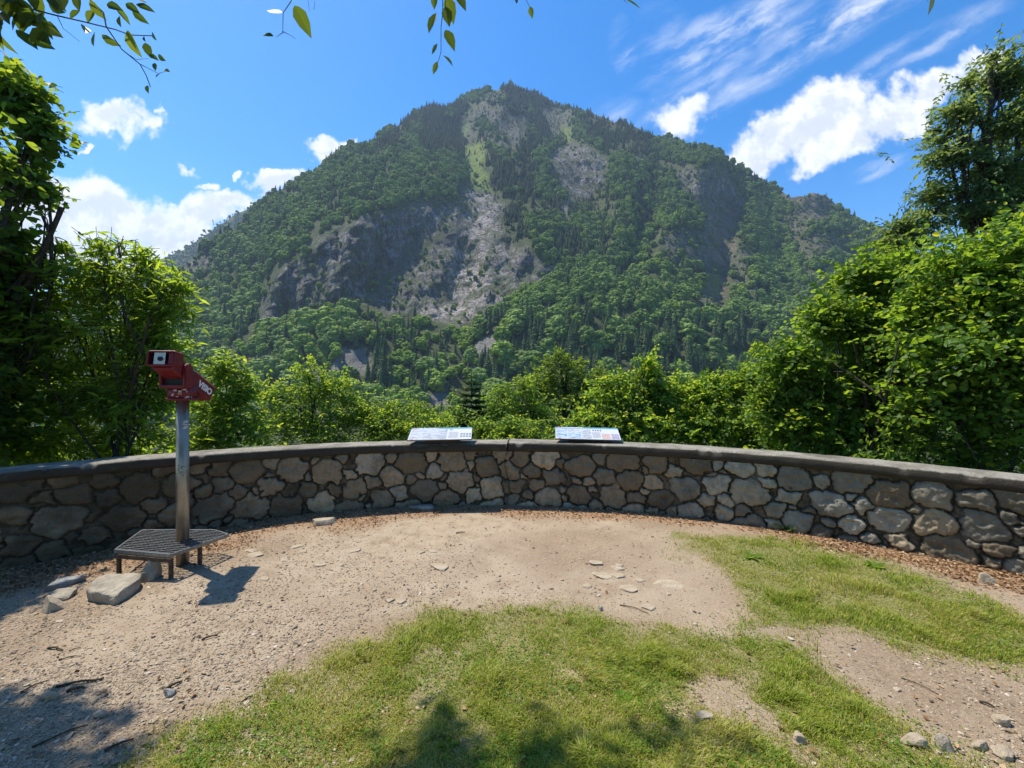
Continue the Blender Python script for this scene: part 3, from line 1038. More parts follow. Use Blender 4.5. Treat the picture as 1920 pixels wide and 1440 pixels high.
def build_wall():
    root = empty('stone_wall', (*arc_xy(0.0, WR + .17), 0), 'curved low rubble stone wall with a concrete coping around the viewpoint', 'wall')
    Rf = WR + .035
    a0, a1 = math.radians(-66), math.radians(66)
    smin, smax = a0 * Rf, a1 * Rf
    zlo, zhi = -.22, WALL_H - .095
    r = np.random.default_rng(77)
    seeds = []
    for (rad, tries) in ((.158, 260), (.132, 1000), (.108, 3200), (.086, 6000), (.066, 4500), (.045, 1400)):
        for _ in range(tries):
            s = r.uniform(smin, smax); z = r.uniform(zlo + .05, zhi - .03)
            rr = rad * r.uniform(.88, 1.08)
            ok = True
            for (s2, z2, r2, _a) in seeds:
                if (s - s2) ** 2 + ((z - z2) * 1.22) ** 2 < (.955 * (rr + r2)) ** 2:
                    ok = False; break
            if ok:
                seeds.append((s, z, rr, r.uniform(-.35, .35)))
    S = np.array(seeds)
    ns, nz = int((smax - smin) / .0085), int((zhi - zlo) / .0085)
    s = np.linspace(smin, smax, ns); z = np.linspace(zlo, zhi, nz)
    SS, ZZ = np.meshgrid(s, z, indexing='ij')
    sw = SS + (fbm(SS * 10, ZZ * 10, 301, 4) - .5) * .12
    zw = ZZ + (fbm(SS * 10 + 40, ZZ * 10, 302, 4) - .5) * .10
    F1 = np.full(SS.shape, 9.0); F2 = np.full(SS.shape, 9.0); ID = np.zeros(SS.shape, int)
    for i, (cs, cz, rr, rot) in enumerate(S):
        i0, i1 = np.searchsorted(s, [cs - .62, cs + .62])
        ds = sw[i0:i1] - cs; dz = (zw[i0:i1] - cz) * 1.18
        c, sn = math.cos(rot), math.sin(rot)
        p = ds * c + dz * sn; q = -ds * sn + dz * c
        d = (np.abs(p) ** 2.6 + np.abs(q) ** 2.6) ** (1 / 2.6) - rr * .98
        a, b, idd = F1[i0:i1], F2[i0:i1], ID[i0:i1]
        lt = d < a
        F2[i0:i1] = np.where(lt, a, np.minimum(b, d))
        F1[i0:i1] = np.where(lt, d, a)
        ID[i0:i1] = np.where(lt, i, idd)
    rad = S[ID, 2]
    edge = np.minimum((F2 - F1) * .6 - .003, -F1 + .016)        # metres in from the outline
    rough_e = edge + (fbm(SS * 40, ZZ * 40, 303, 3) - .5) * .016
    stone = sstep(.002, .012, rough_e)
    joint_and_shade = np.exp(-((rough_e - .0005) / .0075) ** 2) * sstep(.3, .55, fbm(SS * 5, ZZ * 5, 304, 3) + .12)
    hsh = lambda k: hash2(ID, ID * 0 + k, 5)
    tone = hsh(1); g0 = hsh(2)
    joint_and_shade = np.maximum(joint_and_shade, .6 * sstep(-1.7, -3.3, SS) * sstep(.25, .6, fbm(SS * 4, ZZ * 4, 309, 4)))  # also paints tree shade over the left end, stones and mortar alike
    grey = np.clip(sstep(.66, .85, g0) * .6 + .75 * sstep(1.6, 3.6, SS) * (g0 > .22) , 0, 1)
    tone = tone * (1 - .62 * sstep(-1.6, -3.6, SS))  # stones darken leftwards: the tree shade is put into their tone
    inner = np.clip(edge / np.maximum(rad * .8, .03), 0, 1)
    bulge = (1 - (1 - inner) ** 2.4) * (.016 + .022 * hsh(3))
    tilt = ((SS - S[ID, 0]) * (hsh(4) - .5) + (ZZ - S[ID, 1]) * (hsh(5) - .5)) * .32
    facet = (np.abs(fbm(SS * 11 + ID * 3.1, ZZ * 11, 305, 3) - .5)) * .085
    fine = (fbm(SS * 50, ZZ * 50, 306, 3) - .5) * .008
    disp = stone * (bulge + tilt * inner + .010 - facet * inner) + fine * (.5 + stone) - .016 * joint_and_shade + (fbm(SS * 6, ZZ * 6, 307, 3) - .5) * .02
    disp = disp - .03 * np.exp(-((SS - PHI_CRACK * Rf - .035 * np.sin(ZZ * 9) - .05 * (ZZ - .5)) / .007) ** 2)
    R = Rf - disp
    X, Y = arc_xy(SS / Rf, R)
    V = np.stack([X, Y, ZZ], -1).reshape(-1, 3)
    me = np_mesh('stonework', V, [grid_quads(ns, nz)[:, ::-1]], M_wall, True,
                 dict(stone=stone.ravel(), tone=tone.ravel(), joint_and_shade=np.clip(joint_and_shade, 0, 1).ravel(), grey=grey.ravel()))
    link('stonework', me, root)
    # mortar core behind the stones, down the outer face
    ph = np.linspace(a0, a1, 200)
    sec = [(WR + .09, zhi), (WR + .31, zhi), (WR + .31, -.9), (WR + .09, -.9)]
    P = np.concatenate([np.stack([*arc_xy(ph, rr), np.full(len(ph), zz)], -1)[:, None] for rr, zz in sec], 1).reshape(-1, 3)
    zz_ = np.zeros(len(P))
    link('core', np_mesh('core', P, [grid_quads(len(ph), 4, True)[:, ::-1], np.array([[3, 2, 1, 0]]), np.array([[0, 1, 2, 3]]) + (len(ph) - 1) * 4], M_wall, False,
                         dict(stone=zz_, tone=zz_, joint_and_shade=zz_, grey=zz_)), root)
    # the coping, cracked through in the middle
    for k, (p0, p1, lift) in enumerate(((a0, PHI_CRACK - .0013, 0.0), (PHI_CRACK + .0013, a1, .009))):
        n = int((p1 - p0) * WR / .022)
        ph = np.linspace(p0, p1, n)
        prof = [(.0, -.098), (-.004, -.06), (.0, -.022), (.008, -.006), (.022, 0), (.08, .002), (.17, .003), (.26, .001), (.325, -.002), (.345, -.02), (.348, -.098)]
        rr = np.array([a for a, b in prof]); zz = np.array([b for a, b in prof])
        PH, RR = np.meshgrid(ph, rr, indexing='ij')
        Zz = np.repeat(zz[None], n, 0)
        nz1 = fbm(PH * 60, RR * 40 + Zz * 30, 401, 4) - .5
        nz2 = fbm(PH * WR * 4, RR * 3, 402, 3) - .5
        Rr = WR + RR + nz1 * .014 + nz2 * .010
        Zf = WALL_H + lift + Zz + nz1 * .007 * (Zz > -.09) + nz2 * .008
        chip = sstep(.66, .74, fbm(PH * WR * 7, Zz * 0 + 3, 403, 3)) * np.exp(-((RR - .008) / .02) ** 2) * (Zz > -.05)
        Zf = Zf - chip * .022; Rr = Rr + chip * .012
        X, Y = arc_xy(PH, Rr)
        P = np.stack([X, Y, Zf], -1).reshape(-1, 3)
        m = len(prof)
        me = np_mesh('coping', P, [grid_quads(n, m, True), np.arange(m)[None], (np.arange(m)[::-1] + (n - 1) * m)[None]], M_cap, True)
        me.polygons.foreach_set('use_smooth', np.r_[np.ones((n - 1) * m, bool), [False, False]])
        link('coping', me, root)


build_wall()


# ------------------------------------------------------------------ boxes and solids
def bm_box(bm, size, loc=(0, 0, 0), mat=None, bevel=0.0, seg=2, mi=0):
    r = bmesh.ops.create_cube(bm, size=1.0)
    vs = r['verts']
    for v in vs:
        v.co = Vector((v.co.x * size[0], v.co.y * size[1], v.co.z * size[2]))
    if bevel:
        es = list({e for v in vs for e in v.link_edges})
        rb = bmesh.ops.bevel(bm, geom=es, offset=bevel, segments=seg, affect='EDGES', profile=0.5)
        vs = list({v for f in rb['faces'] for v in f.verts} | {v for v in vs if v.is_valid})
    M = Matrix.Translation(loc) if mat is None else mat @ Matrix.Translation(loc)
    for v in vs:
        v.co = M @ v.co
    for f in {f for v in vs for f in v.link_faces}:
        f.material_index = mi
    return vs


def bm_cyl(bm, r1, r2, h, mat, seg=24, mi=0):
    r = bmesh.ops.create_cone(bm, cap_ends=True, segments=seg, radius1=r1, radius2=r2, depth=h)
    for v in r['verts']:
        v.co = mat @ v.co
    for f in {f for v in r['verts'] for f in v.link_faces}:
        f.material_index = mi
        f.smooth = len(f.verts) == 4


def bm_obj(name, bm, mats, parent=None, smooth=False):
    me = bpy.data.meshes.new(name)
    bmesh.ops.recalc_face_normals(bm, faces=bm.faces)
    bm.to_mesh(me); bm.free()
    for m in (mats if isinstance(mats, (list, tuple)) else [mats]):
        me.materials.append(m)
    if smooth:
        me.polygons.foreach_set('use_smooth', np.ones(len(me.polygons), bool))
    return link(name, me, parent)


# ------------------------------------------------------------------ coin telescope on its platform
def mat_red():
    m, g = new_mat('red_enamel')
    P = obj_pos(g)
    n = g.noise(P, 24, 6, 0.7)
    n2 = g.noise(P, 6, 4, 0.6)
    c = g.mix(g.smooth(n2, .3, .7), (.12, .007, .011), (.19, .013, .018))
    c = g.mix(g.smooth(n, .66, .74, 0, .75), c, (.42, .33, .30))
    finish(g, bsdf(g, c, g.smooth(n, .3, .7, .38, .6), .45, bump(g, n, .08, .003)))
    return m


def mat_pole():
    m, g = new_mat('stained_steel')
    P = obj_pos(g)
    mp = g.n('ShaderNodeMapping', ins={0: P}); mp.inputs[3].default_value = (1, 1, .25)
    n = g.noise(mp.outputs[0], 18, 6, .65)
    n2 = g.noise(P, 40, 4, .7)
    c = g.mix(g.smooth(n, .3, .7), (.25, .22, .17), (.40, .37, .31))
    c = g.mix(g.smooth(n2, .55, .75, 0, .6), c, (.16, .12, .08))
    finish(g, bsdf(g, c, g.smooth(n, .3, .7, .32, .55), .5, bump(g, n2, .08, .003), .75))
    return m


M_red, M_pole = mat_red(), mat_pole()
M_galv = mat_plain('galvanised_steel', (.21, .22, .22), .42, .5, .8, .25, 60)
M_rust = mat_plain('rusty_steel', (.085, .06, .042), .8, .3, .2, .4, 25, .3)
M_black = mat_plain('black_rubber', (.012, .012, .013), .5, .3)
M_plate = mat_plain('brushed_plate', (.62, .60, .54), .35, .5, .6, .08, 90)
M_white = mat_plain('white_paint', (.78, .77, .75), .5, .4, 0, .03)
M_scrape = mat_plain('torn_sticker', (.50, .46, .44), .8, .2, 0, .25, 80)


def build_telescope():
    px, py_ = -.772 * 3.62, 3.62
    gz = float(ground_z(px, py_))
    root = empty('viewing_telescope', (px, py_, gz), 'red viewing telescope with white lettering on a steel pole with grating step', 'telescope')
    # pole
    bm = bmesh.new()
    zt = 1.40
    bm_cyl(bm, .046, .046, zt - gz + .05, Matrix.Translation((px, py_, (zt + gz - .05) / 2)), 40)
    pole = bm_obj('pole', bm, M_pole, root)
    bm = bmesh.new()
    r = random.Random(3)
    # torn sticker and scribbles wrapped on the pole's near side
    to_cam = math.atan2(-py_, -px)
    def patch(bm, a, z, w, h, off=.0470):
        vs = []
        for k in range(4):
            aa = a + w * (k / 3 - .5) / .0462
            vs.append([bm.verts.new((px + off * math.cos(aa), py_ + off * math.sin(aa), z + s * h / 2 * r.uniform(.5, 1))) for s in (-1, 1)])
        for k in range(3):
            bm.faces.new((vs[k][0], vs[k + 1][0], vs[k + 1][1], vs[k][1]))
    for k in range(7):
        patch(bm, to_cam + r.uniform(.1, .8), 1.17 + r.uniform(-.035, .03), r.uniform(.012, .04), r.uniform(.008, .02))
    bm_obj('sticker', bm, M_scrape, root)
    bm = bmesh.new()
    def stroke(pts, w=.0035):
        prev = None
        for (a, z) in pts:
            aa = to_cam + a / .0462
            x, y = px +   .0467 * math.cos(aa), py_ +   .0467 * math.sin(aa)
            cur = (bm.verts.new((x, y, z - w)), bm.verts.new((x + .0006, y, z + w)))
            if prev:
                try: bm.faces.new((prev[0], cur[0], cur[1], prev[1]))
                except ValueError: pass
            prev = cur
    def letter(x0, z0, kind, s=.016):
        L = {'D': [(0, 0), (0, 2), (.7, 1.7), (.9, 1), (.7, .3), (0, 0)], 'o': [(.5, 0), (0, .6), (.4, 1.2), (.9, .7), (.5, 0)], 'h': [(0, 0), (0, 2), (0, 1), (.6, 1.1), (.8, 0)],
             'l': [(.3, 0), (.3, 2)], 'w': [(0, 1.2), (.3, 0), (.5, .8), (.8, 0), (1, 1.3)], 'n': [(0, 0), (0, 1.2), (.4, 1.1), (.7, 0)], 'u': [(0, 1), (.3, .2), (.8, .3), (1, 1)]}[kind]
        stroke([(x0 + a * s * .8, z0 + b * s) for a, b in L], .0028)
    for k, c in enumerate('Dohl'): letter(-.03 + k * .018, .80, c)
    for k, c in enumerate('Down'): letter(-.034 + k * .018, .758, c)
    letter(-.004, .735, 'u')
    bm_obj('scribble', bm, M_black, root)
    # step: polygonal grating on four legs
    zt = .192
    pts = [(216, 1030), (320, 1039), (428, 1001), (400, 993), (262, 997)]
    C = [np.array(((a - CX) / F * ((EYE - zt) * F / (b - HY)), (EYE - zt) * F / (b - HY))) for a, b in pts]
    C[4] = C[4] + np.array([-.02, .05])
    cen = sum(C) / len(C)
    plat = bmesh.new()
    n = len(C)
    for i in range(n):
        a, b = C[i], C[(i + 1) % n]
        d = nrm(b - a); L = np.linalg.norm(b - a)
        M = Matrix.Translation(((a[0] + b[0]) / 2, (a[1] + b[1]) / 2, zt - .013)) @ Matrix.Rotation(math.atan2(d[1], d[0]), 4, 'Z')
        bm_box(plat, (L + .012, .012, .030), (0, 0, 0), M, .002, 1)
    grating = bm_obj('platform', plat, M_galv, root)
    bars = bmesh.new()
    ax = nrm(C[1] - C[0]); ay = np.array([-ax[1], ax[0]])
    for k in range(0, 32):
        off = -.1 + k * .030
        # clip the line to the polygon
        ts = []
        o0 = C[0] + ay * off
        for i in range(n):
            a, b = C[i] - o0, C[(i + 1) % n] - o0
            ya, yb = a @ ay, b @ ay
            if (ya > 0) != (yb > 0):
                f = ya / (ya - yb); ts.append((a + (b - a) * f) @ ax)
        if len(ts) >= 2:
            t0, t1 = min(ts), max(ts)
            mid = o0 + ax * (t0 + t1) / 2
            M = Matrix.Translation((mid[0], mid[1], zt - .014)) @ Matrix.Rotation(math.atan2(ax[1], ax[0]), 4, 'Z')
            bm_box(bars, (t1 - t0 - .008, .006, .026), (0, 0, 0), M)
    for k in range(-20, 40):
        off = k * .09
        ts = []
        o0 = C[0] + ax * off
        for i in range(n):
            a, b = C[i] - o0, C[(i + 1) % n] - o0
            ya, yb = a @ ax, b @ ax
            if (ya > 0) != (yb > 0):
                f = ya / (ya - yb); ts.append((a + (b - a) * f) @ ay)
        if len(ts) >= 2:
            t0, t1 = min(ts), max(ts)
            mid = o0 + ay * (t0 + t1) / 2
            M = Matrix.Translation((mid[0], mid[1], zt - .010)) @ Matrix.Rotation(math.atan2(ay[1], ay[0]), 4, 'Z')
            bm_box(bars, (t1 - t0 - .008, .004, .012), (0, 0, 0), M)
    bm_obj('grating', bars, M_galv, grating)
    br = bmesh.new()
    a, b = C[0] * .93 + cen * .07, C[1] * .93 + cen * .07
    d = nrm(b - a); L = np.linalg.norm(b - a)
    bm_box(br, (L, .03, .035), (0, 0, 0), Matrix.Translation(((a[0] + b[0]) / 2, (a[1] + b[1]) / 2, zt - .058)) @ Matrix.Rotation(math.atan2(d[1], d[0]), 4, 'Z'), .003, 1)
    bm_obj('brace', br, M_rust, root)
    for p in (C[0], C[1], C[1] * .38 + C[2] * .5 + cen * .12, C[4]):
        q = p * .94 + cen * .06
        z0 = float(ground_z(*q)) - .04
        lb = bmesh.new()
        bm_box(lb, (.026, .026, zt - .04 - z0), (q[0], q[1], (zt - .04 + z0) / 2), None, .003, 1)
        bm_obj('leg', lb, M_rust, root)
    # head: yoke
    hx, hy = -2.795, 3.62
    bm = bmesh.new()
    bm_cyl(bm, .100, .106, .115, Matrix.Translation((px, py_, 1.432)), 40)
    bm_cyl(bm, .112, .112, .018, Matrix.Translation((px, py_, 1.384)), 40)
    bm_box(bm, (.205, .12, .03), (hx, hy - .06, 1.49), None, .008, 2)
    bm_obj('yoke_base', bm, M_red, root)
    r2 = random.Random(9)
    bm = bmesh.new()
    for k in range(16):
        w, h = r2.uniform(.006, .03), r2.uniform(.005, .022)
        aa = math.atan2(-py_, -px) + r2.uniform(-.75, .75)
        bm_box(bm, (.0014, w, h), (.1045, 0, r2.uniform(-.045, .035)), Matrix.Translation((px, py_, 1.435)) @ Matrix.Rotation(aa, 4, 'Z'))
    bm_obj('scraped_sticker', bm, M_scrape, root)
    for sx in (-1, 1):
        bm = bmesh.new()
        prof = [(-.075, 1.48), (.075, 1.48), (.07, 1.62)] + [(.062 * math.cos(t), 1.632 + .052 * math.sin(t)) for t in np.linspace(.15, math.pi - .15, 9)] + [(-.07, 1.62)]
        x0, x1 = hx + sx * .098 - .013, hx + sx * .098 + .013
        va = [bm.verts.new((x0, hy - .07 + a * .62, z)) for a, z in prof]; vb = [bm.verts.new((x1, hy - .07 + a * .62, z)) for a, z in prof]
        bm.faces.new(va); bm.faces.new(vb[::-1])
        for i in range(len(prof)):
            j = (i + 1) % len(prof)
            bm.faces.new((va[i], va[j], vb[j], vb[i]))
        bmesh.ops.bevel(bm, geom=[e for e in bm.edges], offset=.006, segments=2, affect='EDGES')
        bm_obj('yoke_arm', bm, M_red, root)
    bm = bmesh.new()
    bm_box(bm, (.165, .10, .12), (hx, hy - .04, 1.535), None, .004, 1)
    bm_obj('pivot', bm, M_black, root)
    # tube: local x right, y along the axis (away), z up
    p0 = Vector((-2.797, 3.40, 1.721))
    M = Matrix.Translation(p0) @ Matrix.Rotation(math.radians(-1.5), 4, 'Z') @ Matrix.Rotation(math.radians(-32.5), 4, 'X')
    bm = bmesh.new()
    bm_box(bm, (.165, .24, .118), (0, .17, -.012), M, .010, 2)
    bm_box(bm, (.172, .30, .135), (0, .405, -.02), M, .012, 2)
    for k in range(16):
        bm_box(bm, (.17, .007, .012), (0, .29 + k * .0172, .049), M, .002, 1)
    tube = bm_obj('barrel', bm, M_red, root)
    cu = bpy.data.curves.new('lettering', 'FONT')
    cu.body = 'VISIO'; cu.size = .074; cu.extrude = .0012; cu.offset = .0028; cu.align_x = 'CENTER'; cu.align_y = 'CENTER'
    tmp = bpy.data.objects.new('tmp', cu); COL.objects.link(tmp)
    bpy.context.view_layer.update()
    me = bpy.data.meshes.new_from_object(tmp.evaluated_get(bpy.context.evaluated_depsgraph_get()))
    me.name = 'lettering'
    bpy.data.objects.remove(tmp)
    R = Matrix(((0, 0, 1, 0), (1, 0, 0, 0), (0, 1, 0, 0), (0, 0, 0, 1)))   # text x -> tube y, text y -> tube z, facing +x
    me.transform(M @ Matrix.Translation((.0868, .438, -.020)) @ R)
    me.materials.clear(); me.materials.append(M_white)
    link('lettering', me, tube)
    M = Matrix.Translation(p0) @ Matrix.Rotation(math.radians(8), 4, 'Z') @ Matrix.Rotation(math.radians(-10), 4, 'X')
    # eyepiece housing: a rounded frame round a recess
    bm = bmesh.new()
    w, h, dp, t = .214, .126, .10, .013
    def frame_ring(y, inset):
        pts = []
        hw, hh, rc = w / 2 - inset, h / 2 - inset, max(.004, .02 - inset)
        for cxx, czz, a0 in ((hw - rc, hh - rc, 0), (-hw + rc, hh - rc, 90), (-hw + rc, -hh + rc, 180), (hw - rc, -hh + rc, 270)):
            for k in range(5):
                a = math.radians(a0 + 22.5 * k)
                pts.append(bm.verts.new(M @ Vector((cxx + rc * math.cos(a), y, czz + rc * math.sin(a)))))
        return pts
    rings = [frame_ring(.10, .03), frame_ring(.095, 0), frame_ring(.003, 0), frame_ring(0, .003), frame_ring(0, t - .003), frame_ring(.003, t), frame_ring(.045, t)]
    for a, b in zip(rings[:-1], rings[1:]):
        for i in range(20):
            bm.faces.new((a[i], a[(i + 1) % 20], b[(i + 1) % 20], b[i]))
    bm.faces.new(rings[-1])
    bm_obj('eyepiece_housing', bm, M_red, root)
    bm = bmesh.new()
    bm_box(bm, (.180, .004, .096), (0, .040, 0), M)
    bm_obj('recess', bm, M_black, root)
    bm = bmesh.new()
    bm_box(bm, (.082, .006, .098), (-.016, .010, 0), M, .002, 1)
    plate = bm_obj('faceplate', bm, M_plate, root)
    bm = bmesh.new()
    bm_cyl(bm, .019, .016, .014, M @ Matrix.Translation((-.008, .002, -.004)) @ Matrix.Rotation(math.radians(90), 4, 'X'), 28)
    bm_obj('eyepiece', bm, M_black, root)
    bm = bmesh.new()
    bm_box(bm, (.040, .02, .096), (.070, .016, 0), M, .006, 2)
    bm_obj('side_panel', bm, M_red, root)
    return root


build_telescope()


# ------------------------------------------------------------------ information panels on the coping
M_print = mat_plain('panel_white', (.52, .54, .57), .32, .4, 0, .03, 12)
M_hdr = mat_plain('panel_blue', (.10, .30, .42), .32, .4, 0, .1, 30)
M_orange = mat_plain('panel_orange', (.70, .25, .09), .32, .4)
M_redp = mat_plain('panel_red', (.6, .06, .05), .32, .4)
M_ink = mat_plain('panel_ink', (.10, .11, .12), .4, .3)
M_frame = mat_plain('dark_frame', (.035, .032, .035), .4, .4)
M_stand = mat_plain('brown_bracket', (.05, .042, .032), .6, .3, .2)


def mat_sketch(name, a, b, c3, scale):
    m, g = new_mat(name)
    P = obj_pos(g)
    mp = g.n('ShaderNodeMapping', ins={0: P}); mp.inputs[2].default_value = (0, 0, .6); mp.inputs[3].default_value = (1, 3.2, 1)
    n = g.noise(mp.outputs[0], scale, 6, .65)
    c = g.mix(g.smooth(n, .35, .6), a, b)
    c = g.mix(g.smooth(g.noise(P, scale * 3, 4), .58, .68), c, c3)
    finish(g, bsdf(g, c, .35, .4))
    return m


M_sk1 = mat_sketch('panel_relief_drawing', (.26, .29, .34), (.48, .50, .52), (.17, .19, .21), 9)
M_sk2 = mat_sketch('panel_landscape_photo', (.12, .25, .36), (.46, .52, .58), (.12, .15, .18), 12)
M_sk3 = mat_sketch('panel_flower_photo', (.42, .22, .18), (.55, .46, .40), (.2, .13, .14), 40)
M_sk4 = mat_sketch('panel_dark_photo', (.10, .13, .22), (.45, .40, .48), (.3, .2, .2), 40)


def build_panel(corners, base_x, label, right):
    """corners: near-left, near-right, far-right, far-left as world points"""
    nl, nr, fr, fl = (Vector(c) for c in corners)
    c = (nl + nr + fr + fl) / 4
    ex = (nr - nl + fr - fl).normalized(); ey = (fl - nl + fr - nr); ey = (ey - ex * ey.dot(ex)).normalized(); ez = ex.cross(ey)
    W = ((nr - nl).length + (fr - fl).length) / 2; D = ((fl - nl).length + (fr - nr).length) / 2
    M = Matrix((( ex.x, ey.x, ez.x, c.x), (ex.y, ey.y, ez.y, c.y), (ex.z, ey.z, ez.z, c.z), (0, 0, 0, 1)))
    root = empty('information_panel', (c.x, c.y, WALL_H), label, 'information panel', 'information panels on the wall')
    bm = bmesh.new(); bm_box(bm, (W, D, .014), (0, 0, -.009), M, .003, 2)
    bm_obj('board', bm, M_frame, root)

    def sheet(name, x0, x1, y0, y1, mat, lift):
        bm = bmesh.new(); bm_box(bm, ((x1 - x0) * W, (y1 - y0) * D, .001), (((x0 + x1) / 2 - .5) * W, ((y0 + y1) / 2 - .5) * D, lift), M)
        return bm_obj(name, bm, mat, root)
    sheet('printed_sheet', .008, .992, .02, .98, M_print, -.0012)
    sheet('header_strip', .008, .992, .885, .98, M_hdr, .0004)
    bm = bmesh.new(); bm_cyl(bm, .017, .017, .0015, M @ Matrix.Translation(((.07 - .5) * W, (.91 - .5) * D, .0018)), 20)
    bm_obj('emblem', bm, M_orange, root)
    r = random.Random(12 + right)
    bm = bmesh.new()
    x = .11
    while x < .46:                      # header wording, far too small to read
        ww = r.uniform(.006, .013)
        bm_box(bm, (ww * W, .05 * D, .0008), ((x - .5) * W, (.935 - .5) * D, .0014), M); x += ww + r.choice([.004, .004, .012])
    bm_obj('header_lettering', bm, M_white, root)
    bm = bmesh.new()
    def para(x0, x1, y0, y1, rows):
        for k in range(rows):
            y = y1 + (y0 - y1) * (k + .5) / rows
            x = x0
            while x < x1:
                ww = r.uniform(.008, .02)
                bm_box(bm, (min(ww, x1 - x + .001) * W, .012 * D, .0006), ((x + ww / 2 - .5) * W, (y - .5) * D, .0006), M)
                x += ww + .006
    if not right:
        sheet('drawing', .02, .60, .05, .80, M_sk1, .0002)
        sheet('vignette', .56, .60, .72, .84, M_sk4, .0008)
        sheet('vignette', .63, .68, .72, .85, M_sk2, .0008)
        para(.63, .78, .12, .62, 9)
        for i in range(4):
            for j in range(3):
                bm_box(bm, (.032 * W, .05 * D, .0008), ((.83 + i * .045 - .5) * W, (.22 + j * .12 - .5) * D, .0008), M)
    else:
        sheet('photo', .02, .19, .10, .86, M_sk2, .0002)
        sheet('photo', .20, .40, .06, .62, M_sk2, .0004)
        sheet('photo', .20, .40, .66, .86, M_sk1, .0002)
        sheet('photo', .41, .56, .06, .40, M_sk1, .0002)
        sheet('photo', .41, .56, .46, .84, M_sk1, .0004)
        sheet('flower_photo', .72, .85, .06, .48, M_sk3, .0002)
        sheet('flower_photo', .865, .975, .06, .48, M_sk4, .0002)
        para(.58, .70, .12, .6, 9)
        for i in range(4):
            bm_box(bm, (.02 * W, .11 * D, .0008), ((.60 + i * .038 - .5) * W, (.74 - .5) * D, .0008), M)
    bm_obj('small_print', bm, M_ink, root)
    sheet('red_mark', .055, .085, .02, .06, M_redp, .001)
    # bracket
    b0, b1 = base_x
    bm = bmesh.new()
    mid = Vector(((b0[0] + b1[0]) / 2, (b0[1] + b1[1]) / 2, 0)); L = math.hypot(b1[0] - b0[0], b1[1] - b0[1]); ang = math.atan2(b1[1] - b0[1], b1[0] - b0[0])
    bm_box(bm, (L, .16, .056), (0, .08, 0), Matrix.Translation((mid.x, mid.y, WALL_H + .026)) @ Matrix.Rotation(ang, 4, 'Z'), .004, 1)
    bm_obj('bracket', bm, M_stand, root)


build_panel([at(770, 825, 5.08), at(890, 823, 5.12), at(881, 801, 5.42), at(765, 803, 5.38)], [at(796, 830, 5.17), at(861, 830, 5.19)],
            'tilted information board with a wide relief drawing, left of the coping crack', 0)
build_panel([at(1035, 822, 5.15), at(1161, 825, 5.08), at(1163, 803, 5.38), at(1046, 800, 5.45)], [at(1066, 829, 5.21), at(1131, 831, 5.16)],
            'tilted information board with several photos, right of the coping crack', 1)


# ------------------------------------------------------------------ rocks and loose stones
def rock_mesh(name, size, seed, mat, flat=0.0, sub=3, sharp=.5):
    r = np.random.default_rng(seed)
    v, f = ico(sub)
    v = v.copy()
    for _ in range(9):                       # chip planar facets off a ball
        d = nrm(r.normal(size=3)); h = r.uniform(.45, .8)
        k = v @ d - h
        v = v - np.where(k > 0, k, 0)[:, None] * d * .92
    if flat:
        v[:, 2] = np.where(v[:, 2] > flat, flat + (v[:, 2] - flat) * .15, v[:, 2])
    v = v + v * ((fbm(v[:, 0] * 2.5 + seed, v[:, 1] * 2.5 + v[:, 2] * 2, seed, 4) - .5) * .22)[:, None]
    v = v * np.array(size)
    return np_mesh(name, v, [f], mat, False)


def put_rock(name, px, py, w, d, h, rot, mat, label, group=None, flat=.3, sink=.35, seed=1, sub=3):
    x, y = on_ground(px, py)
    z = float(ground_z(x, y))
    me = rock_mesh(name, (w / 2 / .75, d / 2 / .75, h / .75), seed, mat, flat, sub)
    o = link(name, me)
    o.location = (x, y, z + h * (.45 - sink))
    o.rotation_euler = (0, 0, rot)
    tag(o, label, 'stone', group)
    return o


def slab_rock():
    # the big flat-topped slab beside the step, traced from its outline
    top = [(161, 1099), (180, 1080), (206, 1070), (260, 1069), (262, 1082), (240, 1098), (216, 1111), (190, 1106)]
    zt = .072
    P = np.array([on_ground(a, b, zt) for a, b in top])
    c = P.mean(0)
    bm = bmesh.new()
    r = random.Random(5)
    t = [bm.verts.new((p[0] - c[0], p[1] - c[1], zt + r.uniform(-.012, .012))) for p in P]
    m = [bm.verts.new(((p[0] - c[0]) * 1.03, (p[1] - c[1]) * 1.03, .035 + r.uniform(-.01, .012))) for p in P]
    b = [bm.verts.new(((p[0] - c[0]) * .92, (p[1] - c[1]) * .92, -.06)) for p in P]
    n = len(P)
    bm.faces.new(t); bm.faces.new(b[::-1])
    for i in range(n):
        j = (i + 1) % n
        bm.faces.new((t[j], t[i], m[i], m[j])); bm.faces.new((m[j], m[i], b[i], b[j]))
    bmesh.ops.recalc_face_normals(bm, faces=bm.faces)
    bmesh.ops.triangulate(bm, faces=bm.faces)
    bmesh.ops.subdivide_edges(bm, edges=bm.edges, cuts=5, use_grid_fill=True)
    bmesh.ops.smooth_vert(bm, verts=bm.verts, factor=.5, use_axis_x=True, use_axis_y=True, use_axis_z=True)
    bmesh.ops.smooth_vert(bm, verts=bm.verts, factor=.5, use_axis_x=True, use_axis_y=True, use_axis_z=True)
    for v in bm.verts:
        d = fbm(np.array([v.co.x * 12]), np.array([v.co.y * 12 + v.co.z * 9]), 66, 4)[0] - .5
        e = fbm(np.array([v.co.x * 3.2 + 5]), np.array([v.co.y * 3.2]), 67, 2)[0] - .5
        v.co += Vector((v.co.x * .25 * d, v.co.y * .25 * d, (.045 * d + .07 * e) * (v.co.z > .02)))
    o = bm_obj('stone_slab', bm, M_rock)
    o.location = (c[0], c[1], float(ground_z(*c)))
    tag(o, 'large flat topped buff slab lying beside the grating step', 'stone')


